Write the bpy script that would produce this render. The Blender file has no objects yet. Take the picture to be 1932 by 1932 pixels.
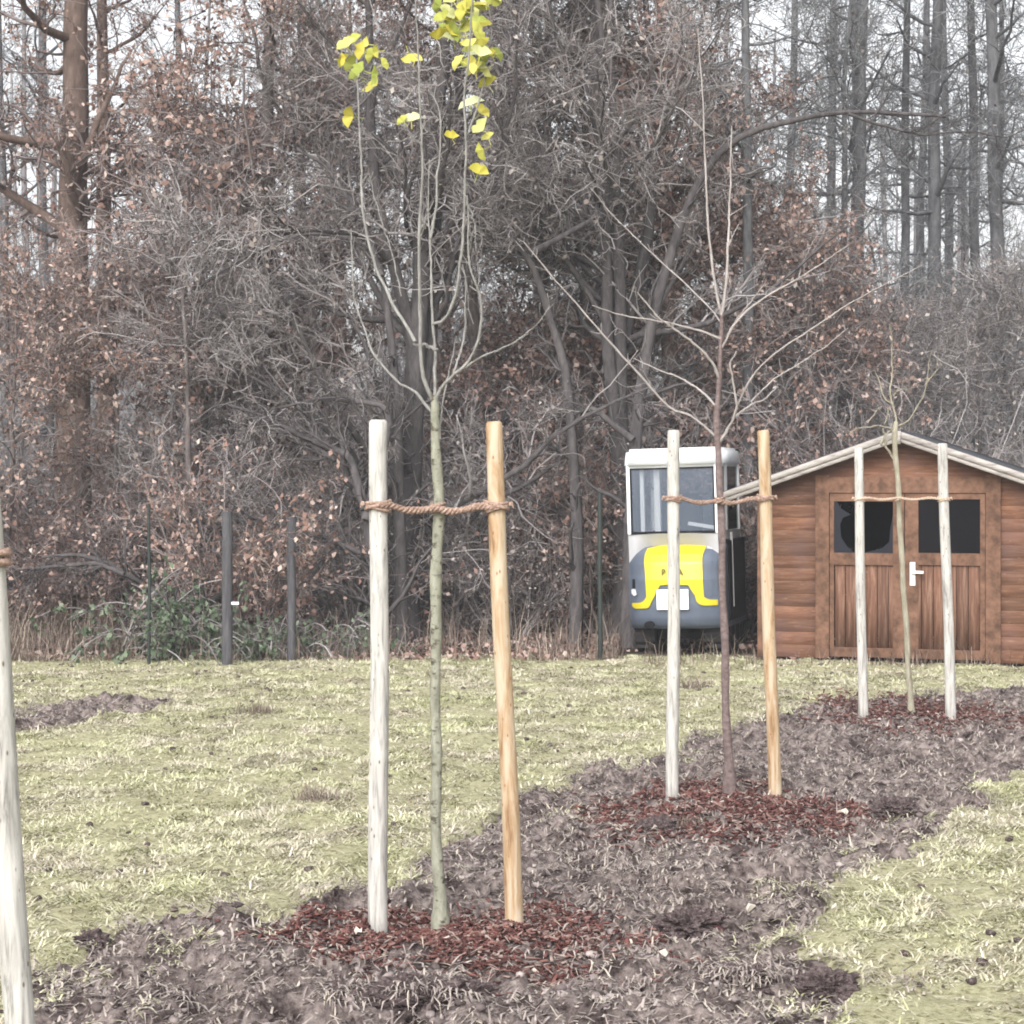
import bpy, bmesh, math, random
import numpy as np
from mathutils import Vector, Matrix

# ---------------------------------------------------------------- camera
S = bpy.context.scene
C = S.collection
EYE = 1.75
FD = 3600.0            # focal length in units of a 1932 px wide frame
CX, HY = 966.0, 905.0  # optical axis column, horizon row
cd = bpy.data.cameras.new('camera')
cam = bpy.data.objects.new('camera', cd); C.objects.link(cam)
cam.location = (0, 0, EYE); cam.rotation_euler = (math.radians(90), 0, 0)
cd.sensor_width = 36; cd.lens = 36 * FD / 1932
cd.shift_y = (HY - 966) / 1932
cd.clip_start = 0.1; cd.clip_end = 2000
S.camera = cam
# ---------------------------------------------------------------- sky and sun (overcast winter day)
SUN_EL, SUN_AZ = 38, 200
w = bpy.data.worlds.new('World'); S.world = w; w.use_nodes = True
nt = w.node_tree; nt.nodes.clear()
out = nt.nodes.new('ShaderNodeOutputWorld'); bg = nt.nodes.new('ShaderNodeBackground')
sky = nt.nodes.new('ShaderNodeTexSky'); sky.sky_type = 'NISHITA'; sky.sun_disc = False
sky.sun_elevation = math.radians(SUN_EL); sky.sun_rotation = math.radians(SUN_AZ)
sky.dust_density = 4; sky.air_density = 1.0; sky.ozone_density = 1.0
hs = nt.nodes.new('ShaderNodeHueSaturation'); hs.inputs['Saturation'].default_value = 0.12
nt.links.new(sky.outputs[0], hs.inputs['Color']); nt.links.new(hs.outputs[0], bg.inputs['Color'])
nt.links.new(bg.outputs[0], out.inputs[0])
bg.inputs['Strength'].default_value = 0.13
sd = bpy.data.lights.new('sun', 'SUN'); sd.energy = 0.9; sd.angle = math.radians(35); sd.color = (1, .96, .9)
sun = bpy.data.objects.new('sun', sd); C.objects.link(sun)
az = math.radians(SUN_AZ); el = math.radians(SUN_EL)
dv = Vector((math.sin(az) * math.cos(el), math.cos(az) * math.cos(el), math.sin(el)))
sun.rotation_euler = dv.to_track_quat('Z', 'Y').to_euler(); sun.location = (0, -5, 20)
S.view_settings.view_transform = 'Standard'; S.view_settings.look = 'None'
S.view_settings.gamma = 1; S.view_settings.exposure = 1.2
S.cycles.filter_width = 1.9
S.cycles.max_bounces = 6; S.cycles.diffuse_bounces = 3; S.cycles.transparent_max_bounces = 12

rng = np.random.default_rng(7)

def P(px, py, Z):
    return np.array([(px - CX) * Z / FD, Z, EYE - (py - HY) * Z / FD])
def gZ(py): return EYE * FD / (py - HY)
def G(px, py):
    Z = gZ(py); return ((px - CX) * Z / FD, Z)

# ---------------------------------------------------------------- materials
MATS = {}
def newmat(name, rough=.9, spec=.2):
    m = bpy.data.materials.new(name); m.use_nodes = True
    b = m.node_tree.nodes['Principled BSDF']
    b.inputs['Roughness'].default_value = rough
    b.inputs['Specular IOR Level'].default_value = spec
    MATS[name] = m
    return m, m.node_tree, b
def ramp(nt, fac, stops, interp='LINEAR'):
    r = nt.nodes.new('ShaderNodeValToRGB'); r.color_ramp.interpolation = interp
    e = r.color_ramp.elements
    while len(e) < len(stops): e.new(.5)
    for k, (p, c) in enumerate(stops):
        e[k].position = p; e[k].color = (*c, 1)
    nt.links.new(fac, r.inputs[0]); return r.outputs[0]
def noise(nt, scale, detail=4, rough=.6, stretch=None, dist=0, coord='Object'):
    tc = nt.nodes.new('ShaderNodeTexCoord'); n = nt.nodes.new('ShaderNodeTexNoise')
    n.inputs['Scale'].default_value = scale; n.inputs['Detail'].default_value = detail
    n.inputs['Roughness'].default_value = rough; n.inputs['Distortion'].default_value = dist
    if stretch:
        mp = nt.nodes.new('ShaderNodeMapping'); mp.inputs['Scale'].default_value = stretch
        nt.links.new(tc.outputs[coord], mp.inputs[0]); nt.links.new(mp.outputs[0], n.inputs[0])
    else: nt.links.new(tc.outputs[coord], n.inputs[0])
    return n.outputs['Fac']
def mix(nt, fac, a, b, mode='MIX'):
    m = nt.nodes.new('ShaderNodeMix'); m.data_type = 'RGBA'; m.blend_type = mode
    for s, v in ((m.inputs[0], fac), (m.inputs[6], a), (m.inputs[7], b)):
        if isinstance(v, (int, float)): s.default_value = v
        elif isinstance(v, tuple): s.default_value = (*v, 1)
        else: nt.links.new(v, s)
    return m.outputs[2]
def bump(nt, b, h, strength=.5, dist=.01):
    n = nt.nodes.new('ShaderNodeBump'); n.inputs['Strength'].default_value = strength
    n.inputs['Distance'].default_value = dist
    nt.links.new(h, n.inputs['Height']); nt.links.new(n.outputs[0], b.inputs['Normal'])
def island(nt): return nt.nodes.new('ShaderNodeNewGeometry').outputs['Random Per Island']
def objrand(nt): return nt.nodes.new('ShaderNodeObjectInfo').outputs['Random']

def plain(name, col, rough=.7, spec=.3, var=.15, sc=8):
    m, nt, b = newmat(name, rough, spec)
    n = noise(nt, sc)
    c = ramp(nt, n, [(.3, tuple(x * (1 - var) for x in col)), (.7, tuple(min(1, x * (1 + var)) for x in col))])
    nt.links.new(c, b.inputs['Base Color']); return m
def islandmat(name, stops, rough=.9, spec=.1, big=None, bigcol=None, transl=0):
    m, nt, b = newmat(name, rough, spec)
    c = ramp(nt, island(nt), stops)
    if big:
        f = ramp(nt, noise(nt, big, 3), [(.42, (0, 0, 0)), (.6, (1, 1, 1))])
        c = mix(nt, f, c, bigcol, 'MULTIPLY')
    nt.links.new(c, b.inputs['Base Color'])
    return m
def wood(name, stops, stretch, sc=6, knots=True, knotcol=(.12, .08, .05)):
    m, nt, b = newmat(name, .85, .2)
    n = noise(nt, sc, 6, .65, stretch, .6)
    c = ramp(nt, n, stops)
    if knots:
        tc = nt.nodes.new('ShaderNodeTexCoord'); v = nt.nodes.new('ShaderNodeTexVoronoi')
        mp = nt.nodes.new('ShaderNodeMapping'); mp.inputs['Scale'].default_value = (7, 7, 3.2)
        nt.links.new(tc.outputs['Object'], mp.inputs[0]); nt.links.new(mp.outputs[0], v.inputs['Vector'])
        k = ramp(nt, v.outputs['Distance'], [(.07, (1, 1, 1)), (.15, (0, 0, 0))])
        c = mix(nt, k, c, knotcol)
    nt.links.new(c, b.inputs['Base Color'])
    bump(nt, b, n, .4, .004)
    return m
pale = wood('weathered_pale_wood', [(.32, (.19, .18, .17)), (.45, (.40, .385, .36)), (.62, (.56, .54, .51))], (4, 4, .45), 11, knotcol=(.14, .115, .095))
tan = wood('fresh_tan_wood', [(.35, (.22, .125, .065)), (.46, (.40, .275, .165)), (.60, (.50, .415, .31))], (3, 3, .35), 8, knotcol=(.26, .12, .05))
greypost = wood('old_grey_wood', [(.3, (.045, .045, .05)), (.7, (.12, .115, .125))], (4, 4, .5), 9, False)

m, nt, b = newmat('rope_fibre', .95, .05)
n = noise(nt, 90, 5, .7)
nt.links.new(ramp(nt, n, [(.3, (.15, .09, .065)), (.5, (.33, .225, .18)), (.72, (.52, .42, .36))]), b.inputs['Base Color'])
bump(nt, b, n, .8, .004)
m, nt, b = newmat('pale_rope_fibre', .95, .05)
n = noise(nt, 90, 5, .7)
nt.links.new(ramp(nt, n, [(.3, (.34, .22, .15)), (.6, (.62, .50, .40))]), b.inputs['Base Color'])

def bark(name, a, c, sc=14, stretch=(1, 1, .3), spots=None):
    m, nt, b = newmat(name, .95, .1)
    n = noise(nt, sc, 6, .7, stretch, .3)
    col = ramp(nt, n, [(.3, a), (.7, c)])
    if spots:
        s = ramp(nt, noise(nt, 22, 3, .6, (1, 1, 1.6)), [(.55, (0, 0, 0)), (.66, (1, 1, 1))])
        col = mix(nt, s, col, spots)
    nt.links.new(col, b.inputs['Base Color']); bump(nt, b, n, .6, .02)
    return m
bark('bark_grey', (.075, .062, .06), (.21, .185, .18))
bark('bark_brown', (.09, .065, .055), (.24, .175, .15))
bark('bark_dark', (.045, .041, .043), (.135, .122, .124))
bark('bark_blue', (.055, .055, .06), (.19, .19, .20))
bark('sapling_green_bark', (.20, .20, .155), (.36, .36, .29), 30, (1, 1, .5), (.09, .08, .06))
bark('sapling_pale_bark', (.15, .145, .135), (.38, .37, .355), 40)
bark('sapling_red_bark', (.095, .066, .062), (.26, .205, .20), 26, (1, 1, 1.4))
bark('sapling_red_twig', (.25, .22, .21), (.50, .46, .445), 20)
bark('sapling_tan_bark', (.20, .18, .13), (.42, .39, .31), 26)

islandmat('twigs_grey', [(0, (.10, .088, .088)), (.5, (.235, .212, .212)), (1, (.42, .395, .395))])
islandmat('twigs_brown', [(0, (.10, .077, .073)), (.5, (.235, .193, .185)), (1, (.41, .35, .34))])
islandmat('twigs_blue', [(0, (.10, .10, .108)), (.5, (.19, .195, .205)), (1, (.31, .32, .325))])
islandmat('far_twigs', [(0, (.14, .13, .135)), (1, (.28, .265, .27))])
islandmat('dead_leaves', [(0, (.13, .076, .062)), (.35, (.27, .168, .138)), (.7, (.42, .30, .26)), (.97, (.53, .43, .385)), (1, (.6, .52, .47))])
islandmat('dead_leaves_grey', [(0, (.14, .11, .10)), (.5, (.26, .22, .20)), (1, (.42, .38, .35))])
islandmat('ginkgo_yellow', [(0, (.24, .28, .06)), (.25, (.38, .38, .08)), (.5, (.50, .42, .05)), (.8, (.46, .47, .18)), (1, (.58, .60, .40))], .6, .2)
islandmat('bramble_leaf', [(0, (.05, .075, .045)), (.5, (.11, .15, .095)), (1, (.21, .25, .18))])
islandmat('dry_stalks', [(0, (.09, .065, .055)), (.5, (.19, .145, .125)), (1, (.40, .34, .28))])
islandmat('pale_straw', [(0, (.30, .24, .15)), (.5, (.50, .45, .32)), (1, (.68, .63, .50))])
islandmat('bark_chips', [(0, (.035, .016, .015)), (.35, (.105, .042, .038)), (.65, (.19, .082, .07)), (.85, (.24, .15, .13)), (.98, (.33, .26, .23)), (1, (.55, .5, .44))], .8, .25)
islandmat('clods', [(0, (.045, .034, .033)), (.5, (.21, .172, .167)), (1, (.42, .365, .35))])
islandmat('root_straw', [(0, (.07, .053, .050)), (.3, (.25, .207, .195)), (.8, (.43, .375, .345)), (1, (.55, .49, .40))])

m, nt, b = newmat('grass_blades', .85, .15)
c1 = ramp(nt, island(nt), [(0, (.15, .155, .065)), (.2, (.38, .39, .20)), (.6, (.54, .545, .33)), (.9, (.62, .61, .43)), (1, (.70, .67, .54))])
f = ramp(nt, noise(nt, 1.3, 6, .7), [(.40, (0, 0, 0)), (.58, (1, 1, 1))])
c2 = ramp(nt, island(nt), [(0, (.20, .17, .12)), (.35, (.46, .42, .32)), (1, (.68, .62, .51))])
nt.links.new(mix(nt, f, c1, c2), b.inputs['Base Color'])

m, nt, b = newmat('ground_turf', .95, .05)
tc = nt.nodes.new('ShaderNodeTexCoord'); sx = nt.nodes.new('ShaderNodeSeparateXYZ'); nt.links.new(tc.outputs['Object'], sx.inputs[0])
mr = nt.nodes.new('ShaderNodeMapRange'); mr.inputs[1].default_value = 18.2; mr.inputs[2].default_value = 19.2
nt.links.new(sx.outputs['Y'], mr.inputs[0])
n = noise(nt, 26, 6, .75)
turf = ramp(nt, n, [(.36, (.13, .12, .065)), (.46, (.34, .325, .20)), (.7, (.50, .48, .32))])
shaded_litter = ramp(nt, n, [(.3, (.025, .018, .016)), (.6, (.075, .055, .046)), (.75, (.16, .12, .10))])  # leaf litter, its colour darkened further for the shade under the trees
nt.links.new(mix(nt, mr.outputs[0], turf, shaded_litter), b.inputs['Base Color']); bump(nt, b, n, .8, .02)

m, nt, b = newmat('soil', .95, .08)
n = noise(nt, 16, 8, .75); n2 = ramp(nt, noise(nt, 5, 5, .7), [(.36, (.26, .24, .25)), (.56, (1, 1, 1))])
c = ramp(nt, n, [(.36, (.055, .041, .038)), (.50, (.255, .208, .195)), (.68, (.47, .405, .375))])
nt.links.new(mix(nt, 1.0, c, n2, 'MULTIPLY'), b.inputs['Base Color']); bump(nt, b, n, 1, .03)

m, nt, b = newmat('soil_dark', .95, .08)
n = noise(nt, 60, 8, .75)
nt.links.new(ramp(nt, n, [(.35, (.03, .022, .024)), (.5, (.10, .075, .075)), (.7, (.26, .215, .205))]), b.inputs['Base Color']); bump(nt, b, n, 1, .01)
# shed
m, nt, b = newmat('shed_boards', .8, .2)
n = noise(nt, 5, 6, .7, (.6, 1, 6), .5); n2 = noise(nt, 2.2, 5, .65)
c = ramp(nt, n, [(.28, (.075, .036, .024)), (.5, (.15, .077, .046)), (.72, (.27, .158, .105))])
g = ramp(nt, n2, [(.45, (0, 0, 0)), (.68, (1, 1, 1))])
c = mix(nt, g, c, (.14, .082, .068))
g2 = ramp(nt, noise(nt, 4, 6, .75, (1.4, 1, 9)), [(.60, (0, 0, 0)), (.68, (1, 1, 1))])
c = mix(nt, g2, c, (.30, .19, .15)); tint = ramp(nt, island(nt), [(0, (.75, .75, .78)), (1, (1.15, 1.05, 1))])
c = mix(nt, 1.0, c, tint, 'MULTIPLY')
nt.links.new(c, b.inputs['Base Color']); bump(nt, b, n, .3, .004)
m, nt, b = newmat('shed_door_boards', .8, .2)
n = noise(nt, 5, 6, .7, (7, 1, .5), .5)
c = ramp(nt, n, [(.28, (.075, .038, .026)), (.5, (.145, .076, .052)), (.75, (.30, .20, .15))])
tint = ramp(nt, island(nt), [(0, (.8, .8, .8)), (1, (1.15, 1.1, 1.05))])
nt.links.new(mix(nt, 1.0, c, tint, 'MULTIPLY'), b.inputs['Base Color']); bump(nt, b, n, .3, .004)
plain('shed_trim', (.14, .076, .05), .8, .2, .5, 12)
plain('felt', (.055, .058, .066), .9, .2, .25, 20)
m, nt, b = newmat('fascia_paint', .8, .2)
n = noise(nt, 6, 6, .7, (1, 1, 5))
nt.links.new(ramp(nt, n, [(.3, (.15, .13, .12)), (.45, (.33, .30, .28)), (.7, (.47, .435, .41))]), b.inputs['Base Color'])
plain('interior_shade', (.02, .018, .02), 1, 0, .1)
m, nt, b = newmat('dark_glass', .08, .12); b.inputs['Base Color'].default_value = (.006, .006, .008, 1)
m, nt, b = newmat('dusty_glass', .3, .2); b.inputs['Base Color'].default_value = (.012, .013, .02, 1)
plain('white_enamel', (.75, .76, .74), .4, .5, .04)
# machine
plain('machine_white', (.74, .76, .78), .35, .5, .05, 3)
plain('machine_pale_grey', (.42, .42, .44), .5, .4, .08, 3)
plain('machine_grey', (.095, .115, .155), .5, .4, .14, 5)
plain('machine_yellow', (.60, .49, .02), .3, .5, .06, 3)
plain('machine_dark', (.012, .012, .014), .85, .08, .3, 8)
plain('rubber', (.022, .02, .02), .85, .2, .4, 12)
m, nt, b = newmat('cab_glass', .03, .6); b.inputs['Base Color'].default_value = (.17, .21, .28, 1)  # bluish base colour stands in for sky reflected in the panes
b.inputs['Alpha'].default_value = .28
m, nt, b = newmat('lamp_glass', .1, .6); b.inputs['Base Color'].default_value = (.75, .76, .78, 1)
m, nt, b = newmat('plate_white', .4, .4); b.inputs['Base Color'].default_value = (.82, .83, .84, 1)
m, nt, b = newmat('ink', .6, .2); b.inputs['Base Color'].default_value = (.16, .14, .03, 1)
m, nt, b = newmat('grey_ink', .6, .2); b.inputs['Base Color'].default_value = (.22, .23, .25, 1)

# ---------------------------------------------------------------- mesh helpers
class MB:
    """collects verts and faces, links them as one mesh object"""
    def __init__(s): s.V = []; s.Q = []; s.n = 0; s.F = []
    def add(s, V, Q):
        V = np.asarray(V, float).reshape(-1, 3); Q = np.asarray(Q, int)
        s.V.append(V); s.Q.append(Q + s.n); s.n += len(V)
    def box(s, x0, x1, y0, y1, z0, z1):
        V = [(x, y, z) for z in (z0, z1) for y in (y0, y1) for x in (x0, x1)]
        s.add(V, [(0, 2, 3, 1), (4, 5, 7, 6), (0, 1, 5, 4), (2, 6, 7, 3), (0, 4, 6, 2), (1, 3, 7, 5)])
    def obox(s, a, b, w, h):     # box along a-b
        a = Vector(a); b = Vector(b); d = (b - a).normalized()
        u = d.cross(Vector((0, 0, 1)))
        if u.length < .01: u = Vector((1, 0, 0))
        u.normalize(); v = u.cross(d)
        V = []
        for p in (a, b):
            for sy in (-1, 1):
                for sxx in (-1, 1): V.append(p + u * sxx * w / 2 + v * sy * h / 2)
        s.add([tuple(x) for x in V], [(0, 2, 3, 1), (4, 5, 7, 6), (0, 1, 5, 4), (2, 6, 7, 3), (0, 4, 6, 2), (1, 3, 7, 5)])
    def tubes(s, Pp, R, k=5, cap=True):
        """Pp (m,n,3), R (m,n)"""
        Pp = np.asarray(Pp, float); R = np.asarray(R, float)
        if Pp.ndim == 2: Pp = Pp[None]; R = R[None]
        m, n, _ = Pp.shape
        if m == 0: return
        T = np.gradient(Pp, axis=1)
        T /= np.linalg.norm(T, axis=2, keepdims=True) + 1e-9
        D = Pp[:, -1] - Pp[:, 0]
        ref = np.where((np.abs(D[:, 2]) > .7 * np.linalg.norm(D, axis=1))[:, None], np.array([1., .13, 0]), np.array([0.07, .1, 1.]))
        ref = np.repeat(ref[:, None, :], n, 1)
        U = np.cross(T, ref); U /= np.linalg.norm(U, axis=2, keepdims=True) + 1e-9
        W = np.cross(T, U)
        a = np.arange(k) * 2 * math.pi / k
        V = Pp[:, :, None, :] + R[:, :, None, None] * (np.cos(a)[None, None, :, None] * U[:, :, None, :] + np.sin(a)[None, None, :, None] * W[:, :, None, :])
        V = V.reshape(-1, 3)
        i = np.arange(m)[:, None, None] * n * k; j = np.arange(n - 1)[None, :, None] * k; c = np.arange(k)[None, None, :]
        c2 = (c + 1) % k
        Q = np.stack([i + j + c, i + j + c2, i + j + k + c2, i + j + k + c], -1).reshape(-1, 4)
        s.add(V, Q)
        if cap and k == 4:
            s_ = s.n - len(V)
            for q in range(m):
                e = s_ + q * n * k + (n - 1) * k
                s.Q.append(np.array([[e, e + 1, e + 2, e + 3]]))
    def build(s, name, mat, parent=None, smooth=False, loc=None):
        V = np.concatenate(s.V); Q = np.concatenate(s.Q)
        me = bpy.data.meshes.new(name)
        me.vertices.add(len(V)); me.vertices.foreach_set('co', V.astype(np.float32).ravel())
        me.loops.add(Q.size); me.loops.foreach_set('vertex_index', Q.astype(np.int32).ravel())
        me.polygons.add(len(Q)); me.polygons.foreach_set('loop_start', np.arange(len(Q), dtype=np.int32) * 4)
        if smooth: me.polygons.foreach_set('use_smooth', np.ones(len(Q), bool))
        me.update(calc_edges=True)
        me.materials.append(MATS[mat])
        o = bpy.data.objects.new(name, me); C.objects.link(o)
        if parent: o.parent = parent
        if loc is not None: o.location = loc
        return o
def bmobj(name, bm, mat, parent=None, smooth=False, bevel=0):
    if bevel:
        bmesh.ops.bevel(bm, geom=list(bm.edges), offset=bevel, segments=2, affect='EDGES', clamp_overlap=True)
    me = bpy.data.meshes.new(name); bm.to_mesh(me); bm.free(); me.materials.append(MATS[mat])
    if smooth:
        for p in me.polygons: p.use_smooth = True
    o = bpy.data.objects.new(name, me); C.objects.link(o)
    if parent: o.parent = parent
    return o
def bbox(x0, x1, y0, y1, z0, z1, bm=None):
    bm = bm or bmesh.new()
    r = bmesh.ops.create_cube(bm, size=1)
    bmesh.ops.transform(bm, verts=r['verts'], matrix=Matrix.Translation(((x0 + x1) / 2, (y0 + y1) / 2, (z0 + z1) / 2)) @ Matrix.Diagonal((x1 - x0, y1 - y0, z1 - z0, 1)))
    return bm
def tag(o, label=None, cat=None, group=None, kind=None):
    if label: o['label'] = label
    if cat: o['category'] = cat
    if group: o['group'] = group
    if kind: o['kind'] = kind
    return o
def empty(name, loc=(0, 0, 0), rz=0):
    o = bpy.data.objects.new(name, None); C.objects.link(o); o.location = loc; o.rotation_euler = (0, 0, rz)
    o.empty_display_size = .2
    return o

# value noise
_lat = np.random.default_rng(3).random((256, 256))
def vn(x, y):
    xi = np.floor(x).astype(int); yi = np.floor(y).astype(int); fx = x - xi; fy = y - yi
    fx = fx * fx * (3 - 2 * fx); fy = fy * fy * (3 - 2 * fy)
    g = lambda a, b: _lat[a % 256, b % 256]
    return (g(xi, yi) * (1 - fx) + g(xi + 1, yi) * fx) * (1 - fy) + (g(xi, yi + 1) * (1 - fx) + g(xi + 1, yi + 1) * fx) * fy
def fbm(x, y, o=4, lac=2.1, gain=.5):
    a = 1; s = 0; t = 0
    for k in range(o):
        s = s + a * vn(x + 17.3 * k, y + 9.1 * k); t += a; a *= gain; x = x * lac; y = y * lac
    return s / t

# ---------------------------------------------------------------- ground
left_edge = [(-420, 2500), (-60, 2130), (55, 1945), (150, 1835), (330, 1738), (560, 1692), (690, 1650), (830, 1600), (950, 1540), (1060, 1480), (1240, 1428), (1340, 1390), (1480, 1347), (1560, 1326), (1740, 1308), (1932, 1299), (2250, 1290)]
right_edge = [(2400, 1370), (2150, 1400), (1932, 1452), (1850, 1482), (1750, 1560), (1640, 1655), (1570, 1730), (1560, 1800), (1610, 1860), (1500, 1935), (1380, 2100), (1250, 2500)]
POLY = np.array([G(*p) for p in left_edge + right_edge])
PATCH = np.array([G(*p) for p in [(-60, 1335), (60, 1330), (130, 1318), (230, 1312), (305, 1322), (270, 1345), (170, 1352), (110, 1372), (20, 1385), (-60, 1385)]])
def sdist(poly, x, y):
    """signed distance, positive inside"""
    ins = np.zeros(x.shape, bool); dm = np.full(x.shape, 1e9)
    n = len(poly)
    for i in range(n):
        x0, y0 = poly[i]; x1, y1 = poly[(i + 1) % n]
        c = ((y0 > y) != (y1 > y)) & (x < (x1 - x0) * (y - y0) / (y1 - y0 + 1e-12) + x0)
        ins ^= c
        dx, dy = x1 - x0, y1 - y0
        t = np.clip(((x - x0) * dx + (y - y0) * dy) / (dx * dx + dy * dy), 0, 1)
        dm = np.minimum(dm, np.hypot(x - x0 - t * dx, y - y0 - t * dy))
    return np.where(ins, dm, -dm)
def soild(x, y):
    n = (fbm(x * 2.2 + 40, y * 1.2 + 11, 4) - .5) * .75
    return np.maximum(sdist(POLY, x, y) + n, sdist(PATCH, x, y) + n * .6 - .02)
def gz(x, y):
    return (fbm(x * 1.1, y * .9, 3) - .5) * .05 + (fbm(x * 6 + 5, y * 6, 3) - .5) * .05
def soilz(x, y):
    r1 = 1 - np.abs(fbm(x * 3.1, y * 3.4 + 50, 2) - .5) * 4; r1 = np.clip(r1, 0, 1) ** 1.5
    r2 = 1 - np.abs(fbm(x * 8 + 31, y * 9, 2) - .5) * 4; r2 = np.clip(r2, 0, 1)
    m1 = np.clip(fbm(x * .9 + 8, y * .9, 2) * 2 - .45, 0, 1)
    return -.052 + .085 * r1 * (.35 + .65 * m1) + .042 * r2 + .045 * (fbm(x * 19 + 9, y * 19, 3) - .45) - .04 * np.clip((.47 - fbm(x * 12 + 77, y * 14, 2)) * 7, 0, 1)

def grid(xs, ys, zf):
    X, Y = np.meshgrid(xs, ys); Z = zf(X, Y)
    V = np.stack([X, Y, Z], -1).reshape(-1, 3)
    nx, ny = len(xs), len(ys)
    i = np.arange(ny - 1)[:, None] * nx + np.arange(nx - 1)[None]
    return V, np.stack([i, i + 1, i + nx + 1, i + nx], -1).reshape(-1, 4)
xs = np.concatenate([[-1500, -400, -100, -40, -20, -10, -7], np.arange(-5, 7, .04), [8, 10, 14, 20, 40, 100, 400, 1500]])
ys = np.concatenate([[-1500, -300, -50, -10, 0, 2], np.arange(3, 20, .04), [21, 24, 30, 40, 60, 100, 300, 1500]])
def groundz(X, Y):
    d = np.minimum.reduce([X + 5, 7 - X, Y - 3, 20 - Y]); wgt = np.clip(d, 0, 1)
    s = soild(X, Y)
    return wgt * (gz(X, Y) - .13 * np.clip(s * 8, 0, 1))
mb = MB(); mb.add(*grid(xs, ys, groundz))
tag(mb.build('ground', 'ground_turf', smooth=True), 'flat meadow ground running back under the bare wood', kind='structure')

xs = np.arange(-3.6, 6.4, .014); ys = np.arange(3.6, 17.4, .018)
X, Y = np.meshgrid(xs, ys); D = soild(X, Y)
def soilgrid(sel, name, label):
    nx, ny = len(xs), len(ys)
    Z = gz(X, Y) * .6 + soilz(X, Y) * np.clip(D * 6 + .5, 0, 1) - .02 * np.clip(1 - D * 9 - .3, 0, 1.5)
    i = np.arange(ny - 1)[:, None] * nx + np.arange(nx - 1)[None]
    m = ((D > -.08) & sel)[:-1, :-1]
    Q = np.stack([i, i + 1, i + nx + 1, i + nx], -1)[m]
    u, inv = np.unique(Q.ravel(), return_inverse=True)
    mb = MB(); mb.add(np.stack([X, Y, Z], -1).reshape(-1, 3)[u], inv.reshape(-1, 4))
    tag(mb.build(name, 'soil', smooth=True), label, kind='structure')
main = X > -1.2 - (Y < 12) * 9
soilgrid(main, 'soil_strip', 'long strip of freshly dug purplish brown soil under the staked saplings')
soilgrid(~main & (Y > 12), 'soil_patch', 'small patch of dug soil in the grass near the wood')

def visx(y, marg=.6):  # half width of view at depth y
    return CX * y / FD + marg
def blades(x, y, z, L, W, az, tilt, curl, mbb):
    """one curved two-segment blade per entry"""
    n = len(x); d = np.stack([np.cos(az), np.sin(az), np.zeros(n)], 1); s = np.stack([-np.sin(az), np.cos(az), np.zeros(n)], 1)
    up = np.array([0, 0, 1.])
    p0 = np.stack([x, y, z], 1)
    d1 = d * np.cos(tilt)[:, None] + up * np.sin(tilt)[:, None]
    t2 = tilt - curl
    d2 = d * np.cos(t2)[:, None] + up * np.sin(t2)[:, None]
    p1 = p0 + d1 * (L * .5)[:, None]; p2 = p1 + d2 * (L * .5)[:, None]
    w_ = (W / 2)[:, None]
    V = np.stack([p0 - s * w_, p0 + s * w_, p1 - s * w_ * .9, p1 + s * w_ * .9, p2 - s * w_ * .25, p2 + s * w_ * .25], 1).reshape(-1, 3)
    b = np.arange(n)[:, None, None] * 6
    Q = (b + np.array([[0, 1, 3, 2], [2, 3, 5, 4]])[None]).reshape(-1, 4)
    mbb.add(V, Q)
# grass
N = 980000
y = 3.6 + (18.9 - 3.6) * rng.random(N) ** .9; x = (rng.random(N) * 2 - 1) * visx(y, .9)
dd = soild(x, y)
keep = (dd < -.02) | ((dd < .30) & (rng.random(N) < .45 * np.clip(fbm(x * 3 + 60, y * 3, 3) * 5 - 2.4, 0, 1)))
tuft = fbm(x * 5, y * 4, 3); keep &= rng.random(N) < np.clip((tuft - .3) * 4, .08, 1)
x, y, tuft = x[keep], y[keep], tuft[keep]; n = len(x)
L = (.022 + .042 * rng.random(n)) * (0.7 + .9 * np.clip(tuft - .3, 0, 1)); W = .0035 + .004 * rng.random(n) + y * .00018
az = fbm(x * 4.5, y * 4.5 + 90, 2) * 12 + rng.normal(0, .9, n)
tilt = np.abs(rng.normal(.15, .28, n)) + .04
zz = np.where(soild(x, y) > 0, gz(x, y) * .6 + soilz(x, y) + .01, gz(x, y) - .003)
mb = MB(); blades(x, y, zz, L, W, az, np.clip(tilt, .05, 1.4), rng.random(n) * .9, mb)
tag(mb.build('grass', 'grass_blades'), 'short matted yellow green winter grass', 'grass', kind='stuff')

# soil litter: roots and straw strands
def strands(n, cond, name, mat, label, cat, Lr=(.025, .085), Wr=(.004, .010), lift=.018):
    y = 4 + 13 * rng.random(n) ** .95; x = (rng.random(n) * 2 - 1) * visx(y, 1.0)
    k = cond(x, y); x, y = x[k], y[k]; n = len(x)
    z = gz(x, y) * .6 + soilz(x, y) + lift * rng.random(n) - .004
    mb = MB()
    L = Lr[0] + (Lr[1] - Lr[0]) * rng.random(n) ** 1.6
    blades(x, y, z, L, Wr[0] + (Wr[1] - Wr[0]) * rng.random(n), fbm(x * 4, y * 4, 2) * 14 + rng.normal(0, .7, n), np.abs(rng.normal(.15, .3, n)), rng.random(n) * 1.6, mb)
    tag(mb.build(name, mat), label, cat, kind='stuff')
strands(430000, lambda x, y: (soild(x, y) > -.05) & (rng.random(len(x)) < .35 + .9 * np.clip(fbm(x * 1.6 + 3, y * 1.6, 3) - .35, 0, 1)), 'root_straw', 'root_straw', 'dry roots and straw strands littering the dug soil', 'straw litter')
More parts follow.
